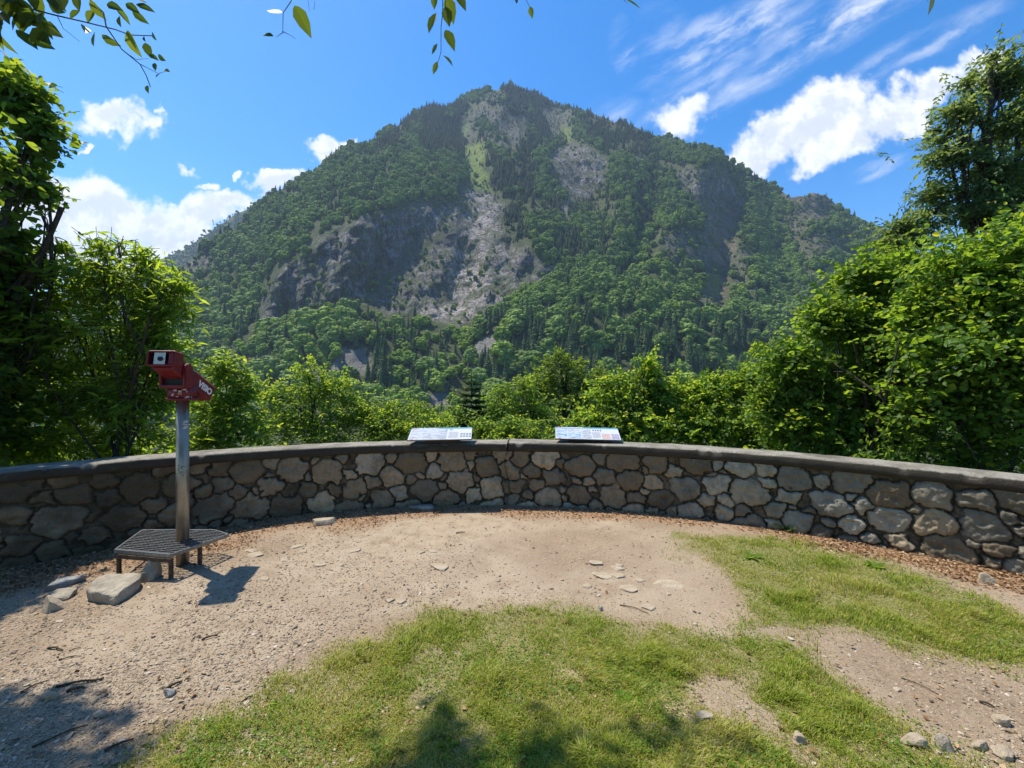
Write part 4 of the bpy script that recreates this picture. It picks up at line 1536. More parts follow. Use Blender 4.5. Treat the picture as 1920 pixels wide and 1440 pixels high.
slab_rock()
put_rock('stone', 281, 1080, .13, .12, .13, .4, M_rock, 'upright rounded brown stone between the slab and the step leg', None, .8, .2, 11)
put_rock('stone', 137, 1078, .17, .13, .07, .3, M_rockg, 'grey flat stone furthest back behind the big slab', None, .3, .2, 12)
put_rock('stone', 112, 1086, .15, .12, .07, .9, M_rockg, 'dull grey stone in shade just left of the big slab', None, .3, .2, 13)
put_rock('stone', 120, 1105, .15, .11, .06, .1, M_rock, 'low brown stone directly in front of the shaded stones', None, .35, .2, 14)
put_rock('stone', 97, 1130, .15, .12, .075, -.3, M_rockp, 'smooth pale rounded stone nearest the camera by the wall', None, .9, .25, 15)
put_rock('stone', 605, 980, .22, .13, .06, .1, M_rockp, 'pale stone lying in dead leaves at the wall foot', None, .4, .2, 16)
put_rock('stone', 795, 955, .30, .08, .05, .1, M_rockg, 'long grey stone sliver against the wall foot', None, .4, .1, 17)
put_rock('stone', 1851, 1092, .10, .08, .06, .1, M_rockp, 'small cream stone in the dead leaves under the right wall', None, .6, .1, 18)
put_rock('stone', 1710, 1392, .085, .05, .035, -.3, M_rockp, 'pale stone half sunk in grass on the right path edge', None, .6, .2, 21)
put_rock('stone', 1772, 1402, .045, .05, .04, .4, M_rock, 'buff lump of stone right of the half sunk one', None, .8, .2, 22)
put_rock('stone', 1838, 1398, .06, .04, .025, .2, M_rockp, 'rounded pale stone between grass and bottom right gravel', None, .6, .2, 23)
put_rock('stone', 1880, 1410, .07, .05, .03, .1, M_rockp, 'broad buff stone in the lower right corner', None, .5, .2, 24)
put_rock('stone', 1877, 1348, .06, .045, .03, .3, M_rockp, 'pale stone on the worn path above the corner stones', None, .5, .2, 25)
put_rock('stone', 1500, 1396, .045, .035, .03, .3, M_rockp, 'small white stone among pebbles in the sparse grass', None, .6, .2, 26)
put_rock('stone', 1322, 1350, .08, .05, .03, .1, M_rock, 'tan stone beside the bare patch in the grass', None, .5, .3, 27)
put_rock('stone', 1126, 1142, .028, .024, .026, .1, M_rockg, 'small dark grey pebble alone on bare dirt above the grass', None, .9, .2, 28)
put_rock('stone', 318, 1298, .055, .035, .028, .1, M_rockg, 'angular grey pebble on the dirt left of the grass edge', None, .9, .2, 29)
put_rock('stone', 95, 1310, .055, .03, .022, .4, M_rockp, 'pale lilac chip lying near two sticks on the dirt', None, .9, .1, 30)
put_rock('stone', 190, 1337, .055, .03, .025, .3, M_rock, 'half buried brown stone in the tree shade on the dirt', None, .6, .3, 31)
EMB = [(825, 1062, .17), (1252, 1095, .19), (1128, 1076, .13), (1120, 1054, .12), (1158, 1062, .10), (1158, 1079, .12), (1182, 1103, .12), (1102, 1096, .08), (1200, 1085, .10), (812, 1033, .10),
       (790, 1036, .08), (560, 1025, .12), (532, 1052, .09), (482, 1043, .14), (600, 1058, .10), (494, 1088, .08), (660, 1032, .13), (730, 1126, .07), (754, 1128, .07), (640, 1060, .08),
       (570, 1035, .07), (470, 1034, .1), (1218, 1140, .09), (1160, 1058, .08)]
for i, (px, py, w) in enumerate(EMB):
    lab = {0: 'broad whitish bedrock lump showing through the dirt mid path', 1: 'largest pale flat stone sunk in the dirt near the right grass'}.get(i, 'pale flat stone sunk flush in the bare dirt')
    put_rock('embedded_stone', px, py, w, w * .7, .022, rng.uniform(-.4, .4), M_rockp, lab, 'pale stones sunk in the bare dirt', .35, .46, 60 + i, 3)


def stick(px0, py0, px1, py1, rad, label, mat=None, lift=.006, kink=.04):
    a = on_ground(px0, py0); b = on_ground(px1, py1)
    n = 7
    t = np.linspace(0, 1, n)[:, None]
    p = np.array(a) + (np.array(b) - np.array(a)) * t
    L = np.linalg.norm(p[-1] - p[0])
    p = p + np.c_[rng.normal(0, kink * L * .4, n), rng.normal(0, kink * L * .4, n)] * np.sin(np.pi * t)
    z = ground_z(p[:, 0], p[:, 1]) + rad + lift * np.sin(np.pi * t[:, 0])
    V, q = tubes([(np.c_[p, z], rad * np.linspace(1, .55, n))], 6)
    o = link('stick', np_mesh('stick', V, [q, np.arange(6)[None], np.arange(len(V) - 6, len(V))[None]], mat or M_twig, True))
    tag(o, label, 'stick')


stick(105, 1290, 195, 1271, .006, 'thick brown stick lying on the dirt at lower left')
stick(38, 1300, 92, 1276, .0045, 'thin stick left of the thick brown one on the dirt')
stick(125, 1298, 158, 1288, .008, 'short pale bark piece under the thick brown stick')
stick(378, 1200, 408, 1190, .006, 'short dark stick alone in the middle of the gravel')
stick(90, 1212, 118, 1217, .006, 'short broken stick by the shadow of the left tree')
stick(110, 1236, 153, 1229, .0035, 'slender twig below the short broken stick')
stick(130, 1219, 152, 1213, .003, 'tiny twig beside the short broken stick')
stick(196, 1405, 250, 1383, .006, 'dark stick in tree shade near the grass edge')
stick(60, 1400, 165, 1355, .004, 'long thin twig across the shaded bottom left dirt')
stick(450, 1317, 474, 1302, .004, 'straight twig pointing into the left grass edge')
stick(310, 1290, 342, 1275, .007, 'curved pale bark strip on gravel beside the grass', M_litter and M_twig)
stick(855, 998, 872, 996, .006, 'small reddish stick on the dirt below the left board')
stick(1162, 1133, 1215, 1150, .0035, 'fine dark twig on the dirt above the right grass')
stick(1105, 1300, 1135, 1368, .004, 'long bent straw coloured stem lying in the front lawn')
stick(1690, 1268, 1760, 1300, .003, 'long thin twig on the worn path at right')
stick(1836, 1314, 1865, 1324, .006, 'pale splintered stick on the right worn path')


# ------------------------------------------------------------------ small pieces scattered on the ground (stuff)
def scatter_in_view(n, xr, yr, dens):
    out = []
    while sum(len(o) for o in out) < n:
        # even in the picture: more per square metre close to the camera
        py = rng.uniform(yr[0], yr[1], n * 3); px = rng.uniform(xr[0], xr[1], n * 3)
        Y = EYE * F / (py - HY); X = (px - CX) / F * Y
        k = (rng.random(n * 3) < dens(X, Y)) & (wall_dist(X, Y) < .02)
        out.append(np.stack([X[k], Y[k]], -1))
    return np.concatenate(out)[:n]


def build_gravel():
    n = 62000
    def dens(x, y):
        g = grass_density(x, y)
        cl = sstep(.36, .60, fbm(x * 2.0, y * 2.0, 501, 4)) * .62 + .38
        left = .30 + .70 * sstep(.6, -1.2, x)
        return cl * (1 - .9 * g) * left * (1 - .6 * litter_density(x, y))
    P = scatter_in_view(n, (-120, 2040), (945, 1560), dens)
    z = ground_z(P[:, 0], P[:, 1])
    v, f = ico(1)
    v = v.copy()
    sz = np.exp(rng.normal(math.log(.0036), .52, n)).clip(.0016, .02)
    yaw = rng.uniform(0, 6.28, n)
    asp = rng.uniform(.45, 1.0, n); fl = rng.uniform(.25, .6, n)
    jit = 1 + rng.normal(0, .2, (n, len(v)))
    L = v[None] * jit[..., None] * (sz[:, None, None] * np.stack([np.ones(n), asp, fl], -1)[:, None, :])
    tl = rng.normal(0, .25, (n, 1))
    L[..., 2] += L[..., 0] * tl
    c, s = np.cos(yaw)[:, None], np.sin(yaw)[:, None]
    X = L[..., 0] * c - L[..., 1] * s + P[:, 0:1]; Y = L[..., 0] * s + L[..., 1] * c + P[:, 1:2]
    Z = L[..., 2] + (z + sz * fl * .35)[:, None]
    V = np.stack([X, Y, Z], -1).reshape(-1, 3)
    Fa = (f[None] + (np.arange(n) * len(v))[:, None, None]).reshape(-1, 3)
    t = np.repeat(np.clip(rng.normal(.5, .25, n), 0, 1), len(v))
    o = link('gravel', np_mesh('gravel', V, [Fa], M_gravel, False, dict(tint=t)))
    tag(o, None, None, None, 'stuff')


build_gravel()


def build_litter():
    n = 9000
    def dens(x, y):
        return np.maximum(litter_density(x, y), .004)
    P = scatter_in_view(n, (-60, 2050), (950, 1450), dens)
    z = ground_z(P[:, 0], P[:, 1])
    L = rng.uniform(.014, .034, n); W = L * rng.uniform(.35, .7, n)
    yaw = rng.uniform(0, 6.28, n)
    d = np.stack([np.cos(yaw), np.sin(yaw), rng.normal(0, .35, n)], -1); d = nrm(d)
    up = nrm(np.stack([rng.normal(0, .45, n), rng.normal(0, .45, n), np.ones(n)], -1))
    s = nrm(np.cross(up, d)); up = np.cross(d, s)
    base = np.stack([P[:, 0], P[:, 1], z + rng.uniform(.002, .014, n)], -1)
    prof = [(0, 0, 0), (.35, .5, .25), (.75, .38, .3), (1, 0, .1), (.75, -.38, .3), (.35, -.5, .25)]
    V = np.stack([base + d * (L * (a - .5))[:, None] + s * (W * b)[:, None] + up * (W * c * rng.uniform(.2, 1.6, n))[:, None] for a, b, c in prof], 1).reshape(-1, 3)
    i = np.arange(n)[:, None] * 6
    q = np.concatenate([i + np.array([[0, 1, 2, 3]]), i + np.array([[0, 3, 4, 5]])])
    t = np.repeat(rng.random(n), 6)
    o = link('dead_leaves', np_mesh('dead_leaves', V, [q], M_litter, False, dict(tint=t)))
    tag(o, None, None, None, 'stuff')


build_litter()


def build_grass():
    n = 260000
    P = scatter_in_view(n, (60, 2080), (985, 1600), lambda x, y: np.clip(grass_density(x, y), 0, 1) ** 1.5 * (.35 + .65 * sstep(.3, .6, fbm(x * 7, y * 7, 34, 3))))
    x, y = P.T
    z = ground_z(x, y)
    den = grass_density(x, y)
    tuft = fbm(x * 5, y * 5, 601, 3)
    h = (.010 + .030 * den * sstep(.25, .7, tuft)) * rng.uniform(.6, 1.45, n) * (1 + .9 * sstep(.56, .72, fbm(x * 8, y * 8, 606, 3)))
    w = rng.uniform(.0011, .0026, n) * (.7 + y * .13)
    yaw = rng.uniform(0, 6.28, n) + 0.0
    lean = rng.uniform(.15, .95, n)
    wind = np.stack([fbm(x * 3, y * 3, 602) - .5, fbm(x * 3, y * 3, 603) - .5], -1) * 1.2
    d = np.stack([np.cos(yaw) * lean, np.sin(yaw) * lean], -1) + wind
    s = np.stack([-np.sin(yaw), np.cos(yaw), np.zeros(n)], -1) * w[:, None]
    b = np.stack([x, y, z - .003], -1)
    up = np.array([0, 0, 1.0])
    m = b + up * (h * .6)[:, None] + np.c_[d * (h * .28)[:, None], np.zeros(n)]
    t = b + up * h[:, None] * (1 - .25 * np.minimum(lean, .9))[:, None] + np.c_[d * (h * .95)[:, None], np.zeros(n)]
    V = np.stack([b - s, b + s, m + s * .75, m - s * .75, t], 1).reshape(-1, 3)
    i = np.arange(n)[:, None] * 5
    dry = sstep(.42, .66, fbm(x * 2.2, y * 2.2, 604, 4)) * .5 + (1 - den) * .25
    tint = np.clip(rng.normal(.44, .22, n) + dry * .45 + (rng.random(n) < .07) * .6, 0, 1)
    o = link('grass', np_mesh('grass', V, [i + np.array([[0, 1, 2, 3]]), i + np.array([[3, 2, 4]])], M_grass, False, dict(tint=np.repeat(tint, 5))))
    tag(o, None, None, None, 'stuff')


build_grass()


def build_clover():
    n = 9000
    P = scatter_in_view(n, (100, 2060), (995, 1580), lambda x, y: grass_density(x, y) * sstep(.50, .66, fbm(x * 3.1, y * 3.1, 701, 3)))
    z = ground_z(P[:, 0], P[:, 1])
    L = rng.uniform(.006, .015, n)
    th = rng.uniform(0, 6.28, n)
    d = nrm(np.stack([np.cos(th), np.sin(th), rng.uniform(-.1, .5, n)], -1))
    nn = nrm(np.array([0, 0, 1.0]) + rng.normal(0, .35, (n, 3)))
    base = np.stack([P[:, 0], P[:, 1], z + rng.uniform(.010, .030, n)], -1)
    o = link('clover', leaves_mesh('clover', base, d, nn, L, rng.random(n), (rng.random(n) < .05) * .7, 'round', M_shrub))
    tag(o, None, None, None, 'stuff')


# ------------------------------------------------------------------ foliage
SHAPES = {
    'round': ([(0.10, .20), (0.32, .44), (0.62, .46), (0.86, .22)], .88),
    'ovate': ([(0.12, .20), (0.35, .40), (0.65, .33), (0.86, .13)], .62),
    'lance': ([(0.2, .34), (0.45, .46), (0.75, .26)], .26),
}


def leaves_mesh(name, base, d, n, L, tint, young, shape, mat):
    prof, wf = SHAPES[shape]
    N = len(base)
    s = nrm(np.cross(d, n)); n = np.cross(s, d)
    k = len(prof)
    fold = rng.uniform(.12, .5, N); curl = rng.uniform(-.05, .32, N)
    def pt(a, b):
        return base + d * (L * a)[:, None] + s * (L * wf * b)[:, None] + n * (L * (wf * abs(b) * fold - curl * a * a))[:, None]
    cols = [pt(0, 0), pt(1, 0)] + [pt(a, b) for a, b in prof] + [pt(a, -b) for a, b in prof]
    m = 2 + 2 * k
    V = np.stack(cols, 1).reshape(-1, 3)
    i = np.arange(N)[:, None] * m
    left = np.array([[0] + list(range(2, 2 + k)) + [1]])
    right = np.array([[0, 1] + list(range(2 + 2 * k - 1, 1 + k, -1))])
    return np_mesh(name, V, [i + left, i + right], mat, False, dict(tint=np.repeat(tint, m), young=np.repeat(young, m)))


def sprays(blobs, n, length, per, leaf, r, shape='ovate', pinnate=False, shell=.5, up=.16, droop=.2, flat=1.15, young_amt=.25, top_bias=.0):
    """blobs: (center, (rx, ry, rz)). Returns leaf arrays and twig paths."""
    w = np.array([b[1][0] * b[1][2] + b[1][1] * b[1][2] for b in blobs]) ** 1.0
    bi = r.choice(len(blobs), n, p=w / w.sum())
    C = np.array([b[0] for b in blobs])[bi]; R = np.array([b[1] for b in blobs])[bi]
    dd = nrm(r.normal(size=(n, 3)))
    rad = shell + (1.04 - shell) * r.random(n) ** .7
    lump = .55 + .9 * fbm(dd[:, 0] * 2.2 + bi * 7.7, dd[:, 1] * 2.2 + dd[:, 2] * 2.9, 3, 3)
    rad = rad * np.where(r.random(n) < .16, r.uniform(1.0, 1.34, n), 1.0)
    tip = C + dd * R * (rad * lump)[:, None]
    outw = dd / R; outw = nrm(outw)
    dirn = nrm(np.c_[outw[:, :2], outw[:, 2:] * .55] + r.normal(0, .35, (n, 3)) + np.array([0, 0, up]))
    Ls = length * r.uniform(.65, 1.3, n)
    nv = nrm(np.array([0, 0, 1.0]) * flat + outw * .35 + r.normal(0, .28, (n, 3)))
    side = nrm(np.cross(dirn, nv)); nv = np.cross(side, dirn)
    root = tip - dirn * Ls[:, None]
    t = (np.arange(per) + .7) / per
    if pinnate:
        t = np.repeat((np.arange((per + 1) // 2) + .8) / ((per + 1) // 2), 2)[:per]
        t[-1] = 1.0
    sg = np.where(np.arange(per) % 2 == 0, 1.0, -1.0)
    T = np.repeat(t[None], n, 0)
    pos = root[:, None] + dirn[:, None] * (Ls[:, None] * T)[..., None] - np.array([0, 0, 1.0]) * (droop * Ls[:, None] * T ** 2)[..., None]
    fw = r.uniform(.25, .8, (n, per)); sd = r.uniform(.7, 1.1, (n, per)) * sg
    if pinnate:
        fw[:, -1] = 1; sd[:, -1] = 0
    else:
        fw[:, -1] = 1.0; sd[:, -1] *= .25
    ld = nrm(dirn[:, None] * fw[..., None] + side[:, None] * sd[..., None] + r.normal(0, .16, (n, per, 3)) - np.array([0, 0, 1.0]) * r.uniform(.0, .55, (n, per))[..., None])
    ln = nrm(nv[:, None] + r.normal(0, .38, (n, per, 3)))
    sz = leaf * r.uniform(.6, 1.25, (n, per)) * (1 - .35 * (T > .9) * (not pinnate))
    tint = np.clip(r.normal(.5, .2, (n, 1)) + r.normal(0, .2, (n, per)), 0, 1)
    topness = sstep(.1, .9, dd[:, 2] * .6 + (rad - .6))[:, None]
    yg = np.clip((T > .8) * topness * (r.random((n, per)) < young_amt * 2) * r.uniform(.3, 1.0, (n, per)), 0, 1)
    paths = [(np.array([root[i], root[i] + dirn[i] * Ls[i] * .5 - [0, 0, droop * Ls[i] * .25], root[i] + dirn[i] * Ls[i] * .97 - [0, 0, droop * Ls[i]]]), np.array([.0028, .002, .001]) * (1 + leaf * 3)) for i in range(n)]
    return pos.reshape(-1, 3), ld.reshape(-1, 3), ln.reshape(-1, 3), sz.ravel(), tint.ravel(), yg.ravel(), paths, root


def grow(name, label, cat, foot, blobs, n, mat, leaf=.08, shape='ovate', length=.35, per=9, stems=1, trunk_r=.06, seed=1, group=None, spread=.25, lean=(0, 0), twigs=True, **kw):
    r = np.random.default_rng(seed)
    foot = np.array([foot[0], foot[1], float(ground_z(foot[0], foot[1])) - .1]) if len(foot) == 2 else np.array(foot, float)
    root = empty(name, tuple(foot), label, cat, group)
    pos, ld, ln, sz, ti, yg, paths, roots = sprays(blobs, n, length, per, leaf, r, shape, **kw)
    link('crown', leaves_mesh('crown', pos, ld, ln, sz, ti, yg, shape, mat), root)
    # stems from the foot into every blob
    tr = []
    cs = np.array([b[0] for b in blobs]); rs = np.array([b[1] for b in blobs])
    lo = cs.mean(0)
    trunks = []
    for s in range(stems):
        a = foot + np.r_[r.normal(0, spread * .35, 2), 0] * (stems > 1)
        tgt = lo + np.r_[r.normal(0, 1, 2) * spread * (stems > 1), 0] + np.array([lean[0], lean[1], rs[:, 2].mean() * .35])
        p = bend(a, tgt, 9, 0, .03, r)
        trunks.append(p)
        tr.append((p, np.linspace(trunk_r, trunk_r * .35, 9) * (1 if s == 0 else r.uniform(.5, .9))))
    for c, rr in zip(cs, rs):
        p = trunks[r.integers(len(trunks))]
        st = p[r.integers(3, 8)]
        b = bend(st, c + np.array([0, 0, rr[2] * .2]), 7, .05, .05, r)
        tr.append((b, np.linspace(trunk_r * .45, trunk_r * .14, 7)))
        for k in range(5):
            e = c + nrm(r.normal(size=3) * [1, 1, .7]) * rr * .7
            q = bend(b[r.integers(2, 7)], e, 5, .04, .06, r)
            tr.append((q, np.linspace(max(.006, trunk_r * .2), .003, 5)))
    V, q = tubes(tr, 7)
    if twigs:
        V2, q2 = tubes(paths, 3)
        q = np.concatenate([q, q2 + len(V)]); V = np.concatenate([V, V2])
    link('trunk', np_mesh('trunk', V, [q], M_bark, True), root)
    return root


def B(px, py, Y, rx, ry, depth=None):
    """a crown lobe centred where the photo shows it, radii given in photo pixels at that distance"""
    x = rx / F * Y; z = ry / F * Y
    return (at(px, py, Y), (x, depth if depth else (x + z) / 2, z))


# right: hazels over the wall
grow('hazel_shrub', 'tall bright hazel leaning over the right end of the wall', 'tree', (5.25, 4.5),
     [B(1830, 500, 4.9, 130, 90), B(1930, 560, 4.6, 150, 130), B(1800, 640, 4.8, 150, 110), B(1900, 720, 4.7, 140, 110), B(1760, 760, 4.9, 110, 70), B(1960, 440, 4.8, 110, 80), B(2060, 640, 4.6, 160, 160),
      B(1720, 570, 5.2, 70, 60), B(1840, 830, 4.9, 130, 40), B(1720, 850, 5.0, 130, 28), B(1900, 885, 4.5, 120, 26)],
     2800, M_hazel, .066, 'round', .50, 10, 6, .035, 11, None, .45, young_amt=.16)
grow('hazel_shrub', 'broad bright hazel behind the wall, left of the leaning one', 'tree', (4.35, 5.7),
     [B(1625, 508, 6.0, 75, 42), B(1695, 488, 6.2, 75, 36), B(1560, 592, 5.9, 80, 56), B(1640, 600, 6.0, 110, 80), B(1480, 670, 5.9, 75, 60), B(1560, 710, 5.9, 120, 70), B(1680, 720, 6.0, 100, 80),
      B(1500, 780, 5.8, 100, 50), B(1620, 800, 5.8, 110, 50), B(1450, 745, 5.9, 50, 50), B(1560, 845, 5.6, 130, 28), B(1720, 560, 6.2, 80, 80)],
     3300, M_hazel, .066, 'round', .50, 10, 6, .035, 12, None, .5, young_amt=.2)
grow('tall_tree', 'tall feathery grey green tree rising behind the right hazels', 'tree', (10.6, 9.2),
     [B(1880, 150, 9.0, 60, 40), B(1800, 210, 9.0, 60, 34), B(1900, 230, 9.0, 90, 45), B(1780, 290, 9.0, 70, 36), B(1870, 320, 9.0, 90, 50), B(1760, 360, 9.2, 60, 26), B(1830, 390, 9.0, 90, 36),
      B(1720, 415, 9.2, 60, 18), B(1960, 200, 9.0, 80, 90), B(1960, 380, 9.0, 100, 80), B(1690, 425, 9.2, 45, 14), B(1765, 250, 9.1, 40, 16), B(1810, 150, 9.0, 24, 14), B(1690, 445, 9.2, 70, 20), B(1860, 105, 9.0, 14, 20), B(1897, 115, 9.0, 16, 22), B(2040, 280, 9.2, 120, 130)],
     2700, M_feath, .10, 'ovate', .60, 12, 1, .15, 13, flat=1.0, up=-.02, droop=.25, shell=.2, young_amt=.1)
# left: the dark tree and the pinnate-leaved one
grow('lime_tree', 'dark broadleaf tree overhanging the left edge of the wall', 'tree', (-7.2, 4.4),
     [B(20, 180, 5.4, 70, 60), B(70, 250, 5.3, 45, 50), B(15, 320, 5.4, 105, 55), B(85, 215, 5.5, 30, 20), B(90, 350, 5.4, 50, 22), B(-110, 260, 4.3, 110, 120), B(-20, 430, 5.2, 80, 60), B(-60, 560, 5.0, 110, 100), B(5, 650, 5.2, 70, 110),
      B(-30, 780, 5.0, 110, 100), B(-220, 420, 4.2, 160, 170), B(-220, 680, 4.2, 150, 170), B(25, 500, 5.2, 50, 60), B(20, 120, 5.5, 25, 16)],
     1750, M_darkl, .10, 'round', .48, 9, 2, .09, 14, None, .4, young_amt=.35)
grow('elder_tree', 'pinnate leaved tree spreading over the left wall behind the telescope', 'tree', (-5.2, 5.3),
     [B(130, 520, 5.6, 100, 55), B(230, 520, 5.6, 90, 55), B(300, 570, 5.6, 60, 55), B(180, 620, 5.5, 140, 70), B(290, 660, 5.6, 75, 60), B(120, 720, 5.6, 110, 70), B(230, 740, 5.5, 100, 60),
      B(70, 600, 5.5, 70, 80), B(80, 820, 5.6, 110, 50), B(250, 810, 5.7, 90, 30), B(190, 462, 5.6, 30, 24), B(60, 480, 5.6, 30, 30), B(265, 468, 5.6, 22, 22), B(115, 458, 5.6, 24, 20), B(335, 530, 5.6, 26, 22), B(230, 452, 5.6, 14, 14), B(130, 848, 5.9, 150, 24), B(280, 842, 6.0, 90, 20)],
     1650, M_elder, .13, 'lance', .38, 9, 2, .035, 15, None, .3, lean=(.9, -.2), pinnate=True, droop=.35, flat=.8, shell=.68, young_amt=.45)
# the shrubs beyond the wall
grow('leafy_shrub', 'bright young shrub right behind the telescope pole', 'shrub', (-4.3, 6.7),
     [B(420, 690, 6.6, 50, 40), B(400, 760, 6.5, 70, 50), B(440, 800, 6.5, 80, 45), B(370, 820, 6.5, 70, 35), B(455, 730, 6.7, 45, 40)],
     470, M_shrub, .082, 'ovate', .48, 9, 3, .02, 16, None, .25, young_amt=.45)
grow('young_maple', 'small slender tree with a dark bent stem left of the boards', 'tree', (-3.95, 7.6),
     [B(575, 690, 7.5, 35, 30), B(560, 740, 7.5, 75, 40), B(620, 720, 7.5, 60, 35), B(530, 790, 7.4, 80, 45), B(620, 790, 7.4, 80, 50), B(655, 750, 7.6, 45, 35), B(510, 735, 7.5, 40, 30), B(570, 830, 7.3, 110, 25)],
     640, M_shrub, .068, 'ovate', .48, 10, 1, .035, 17, lean=(.1, 0), young_amt=.45)
grow('low_shrub', 'low bright shrub spreading behind the left board', 'shrub', (-1.6, 7.6),
     [B(720, 800, 7.3, 60, 45), B(780, 800, 7.2, 60, 40), B(690, 830, 7.1, 60, 30), B(760, 840, 7.0, 90, 25), B(830, 800, 7.3, 45, 40), B(735, 765, 7.5, 40, 26), B(680, 770, 7.5, 40, 30), B(790, 765, 7.6, 40, 22), B(850, 770, 7.8, 30, 24)],
     720, M_shrub, .064, 'ovate', .44, 10, 4, .02, 18, None, .3, young_amt=.4)
grow('leafy_shrub', 'light green shrub between the two boards', 'shrub', (-.05, 7.6),
     [B(960, 800, 7.3, 50, 32), B(1000, 810, 7.2, 50, 30), B(930, 825, 7.1, 60, 25), B(1010, 840, 7.0, 60, 20), B(905, 800, 7.4, 30, 30)],
     480, M_shrub, .064, 'ovate', .42, 10, 4, .02, 19, None, .3, young_amt=.3)
grow('leafy_shrub', 'darker bushy shrub set further back between the boards', 'shrub', (.0, 10.5),
     [B(950, 755, 10.0, 60, 35), B(1000, 760, 10.0, 50, 35), B(920, 770, 10.0, 40, 30), B(985, 722, 10.0, 36, 28), B(940, 725, 10.0, 30, 18), B(1030, 790, 9.8, 40, 35)],
     520, M_shrub, .070, 'ovate', .44, 10, 4, .025, 20, None, .35, young_amt=.25)
grow('round_tree', 'round crowned dark green tree standing downhill behind the boards', 'tree', (1.8, 17.0),
     [B(1050, 690, 16, 60, 38), B(1010, 720, 16, 45, 35), B(1090, 725, 16, 55, 38), B(1060, 760, 16, 80, 50), B(1120, 705, 16, 35, 22), B(1045, 665, 16, 30, 14)],
     650, M_darkl, .12, 'ovate', .65, 11, 1, .12, 21, young_amt=.25)
grow('leafy_shrub', 'tall yellow green shrub with a high shoot behind the right board', 'shrub', (2.0, 7.6),
     [B(1215, 700, 7.4, 35, 32), B(1160, 740, 7.4, 70, 40), B(1240, 740, 7.4, 65, 40), B(1110, 790, 7.3, 60, 45), B(1190, 800, 7.2, 90, 45), B(1130, 835, 7.0, 90, 25), B(1265, 790, 7.2, 60, 45), B(1215, 672, 7.4, 14, 14), B(1150, 712, 7.6, 50, 26), B(1275, 725, 7.5, 45, 32)],
     1150, M_shrub, .064, 'round', .44, 10, 4, .022, 22, None, .35, young_amt=.45)
grow('leafy_shrub', 'yellow green shrub between the high shoot and the hazels', 'shrub', (3.1, 7.2),
     [B(1330, 712, 7.4, 50, 26), B(1400, 700, 7.2, 45, 26), B(1330, 735, 7.2, 60, 35), B(1390, 720, 7.2, 50, 35), B(1310, 790, 7.0, 70, 45), B(1400, 790, 6.9, 80, 50), B(1340, 840, 6.7, 100, 28), B(1430, 835, 6.6, 80, 30)],
     1050, M_shrub, .064, 'round', .44, 10, 4, .022, 23, None, .35, young_amt=.35)


def build_spruce():
    foot = np.array([*at(882, 900, 8.6)[:2], float(ground_z(-.8, 8.6)) - .05])
    root = empty('young_spruce', tuple(foot), 'young spruce with a thin leader standing behind the left board', 'spruce')
    top = np.array(at(884, 690, 8.6))
    r = np.random.default_rng(31)
    tr = [(bend(foot, top, 8, 0, .004, r), np.linspace(.035, .004, 8))]
    pos, d, nn, L = [], [], [], []
    H = top[2] - foot[2]
    for k in range(22):
        f = .12 + .86 * k / 22
        p = foot + (top - foot) * f
        rad = .95 * (1 - f) ** .75 + .03
        for j in range(7):
            th = 2 * math.pi * (j + r.uniform(-.3, .3)) / 7 + k * .9
            e = p + np.array([math.cos(th), math.sin(th), 0]) * rad * r.uniform(.8, 1.1) + np.array([0, 0, rad * r.uniform(.05, .28)])
            b = bend(p, e, 5, -.06, .02, r)
            tr.append((b, np.linspace(.006, .0015, 5)))
            m = max(14, int(rad * 170))
            q = r.random(m) * .97 + .03
            bp = np.stack([np.interp(q, np.linspace(0, 1, 5), b[:, i]) for i in range(3)], -1)
            ax = nrm(e - p); sd = nrm(np.cross(ax, [0, 0, 1.0]))
            sgn = np.where(r.random(m) < .5, 1, -1)[:, None]
            side_len = .20 * (1 - q) * rad / .6 + .05
            dd = nrm(ax * .8 + sd * sgn * r.uniform(.4, 1.1, (m, 1)) + np.array([0, 0, 1]) * r.normal(.05, .2, (m, 1)))
            pos.append(bp); d.append(dd); nn.append(nrm(np.array([0, 0, 1.0]) + r.normal(0, .5, (m, 3)))); L.append(side_len * r.uniform(.7, 1.3, m))
    pos, d, nn, L = map(np.concatenate, (pos, d, nn, L))
    ti = r.random(len(L))
    link('crown', leaves_mesh('crown', pos, d, nn, L, ti, (r.random(len(L)) < .15) * .6, 'lance', M_need), root)
    V, q = tubes(tr, 5)
    link('trunk', np_mesh('trunk', V, [q], M_bark, True), root)


build_spruce()


# ------------------------------------------------------------------ overhead tree: shade on the ground and twigs hanging into view
def shade_blob(px, py, height, rx, ry, rz):
    x, y = on_ground(px, py)
    t = height / TO_SUN.z
    return ((x + TO_SUN.x * t, y + TO_SUN.y * t, height), (rx, ry, rz))


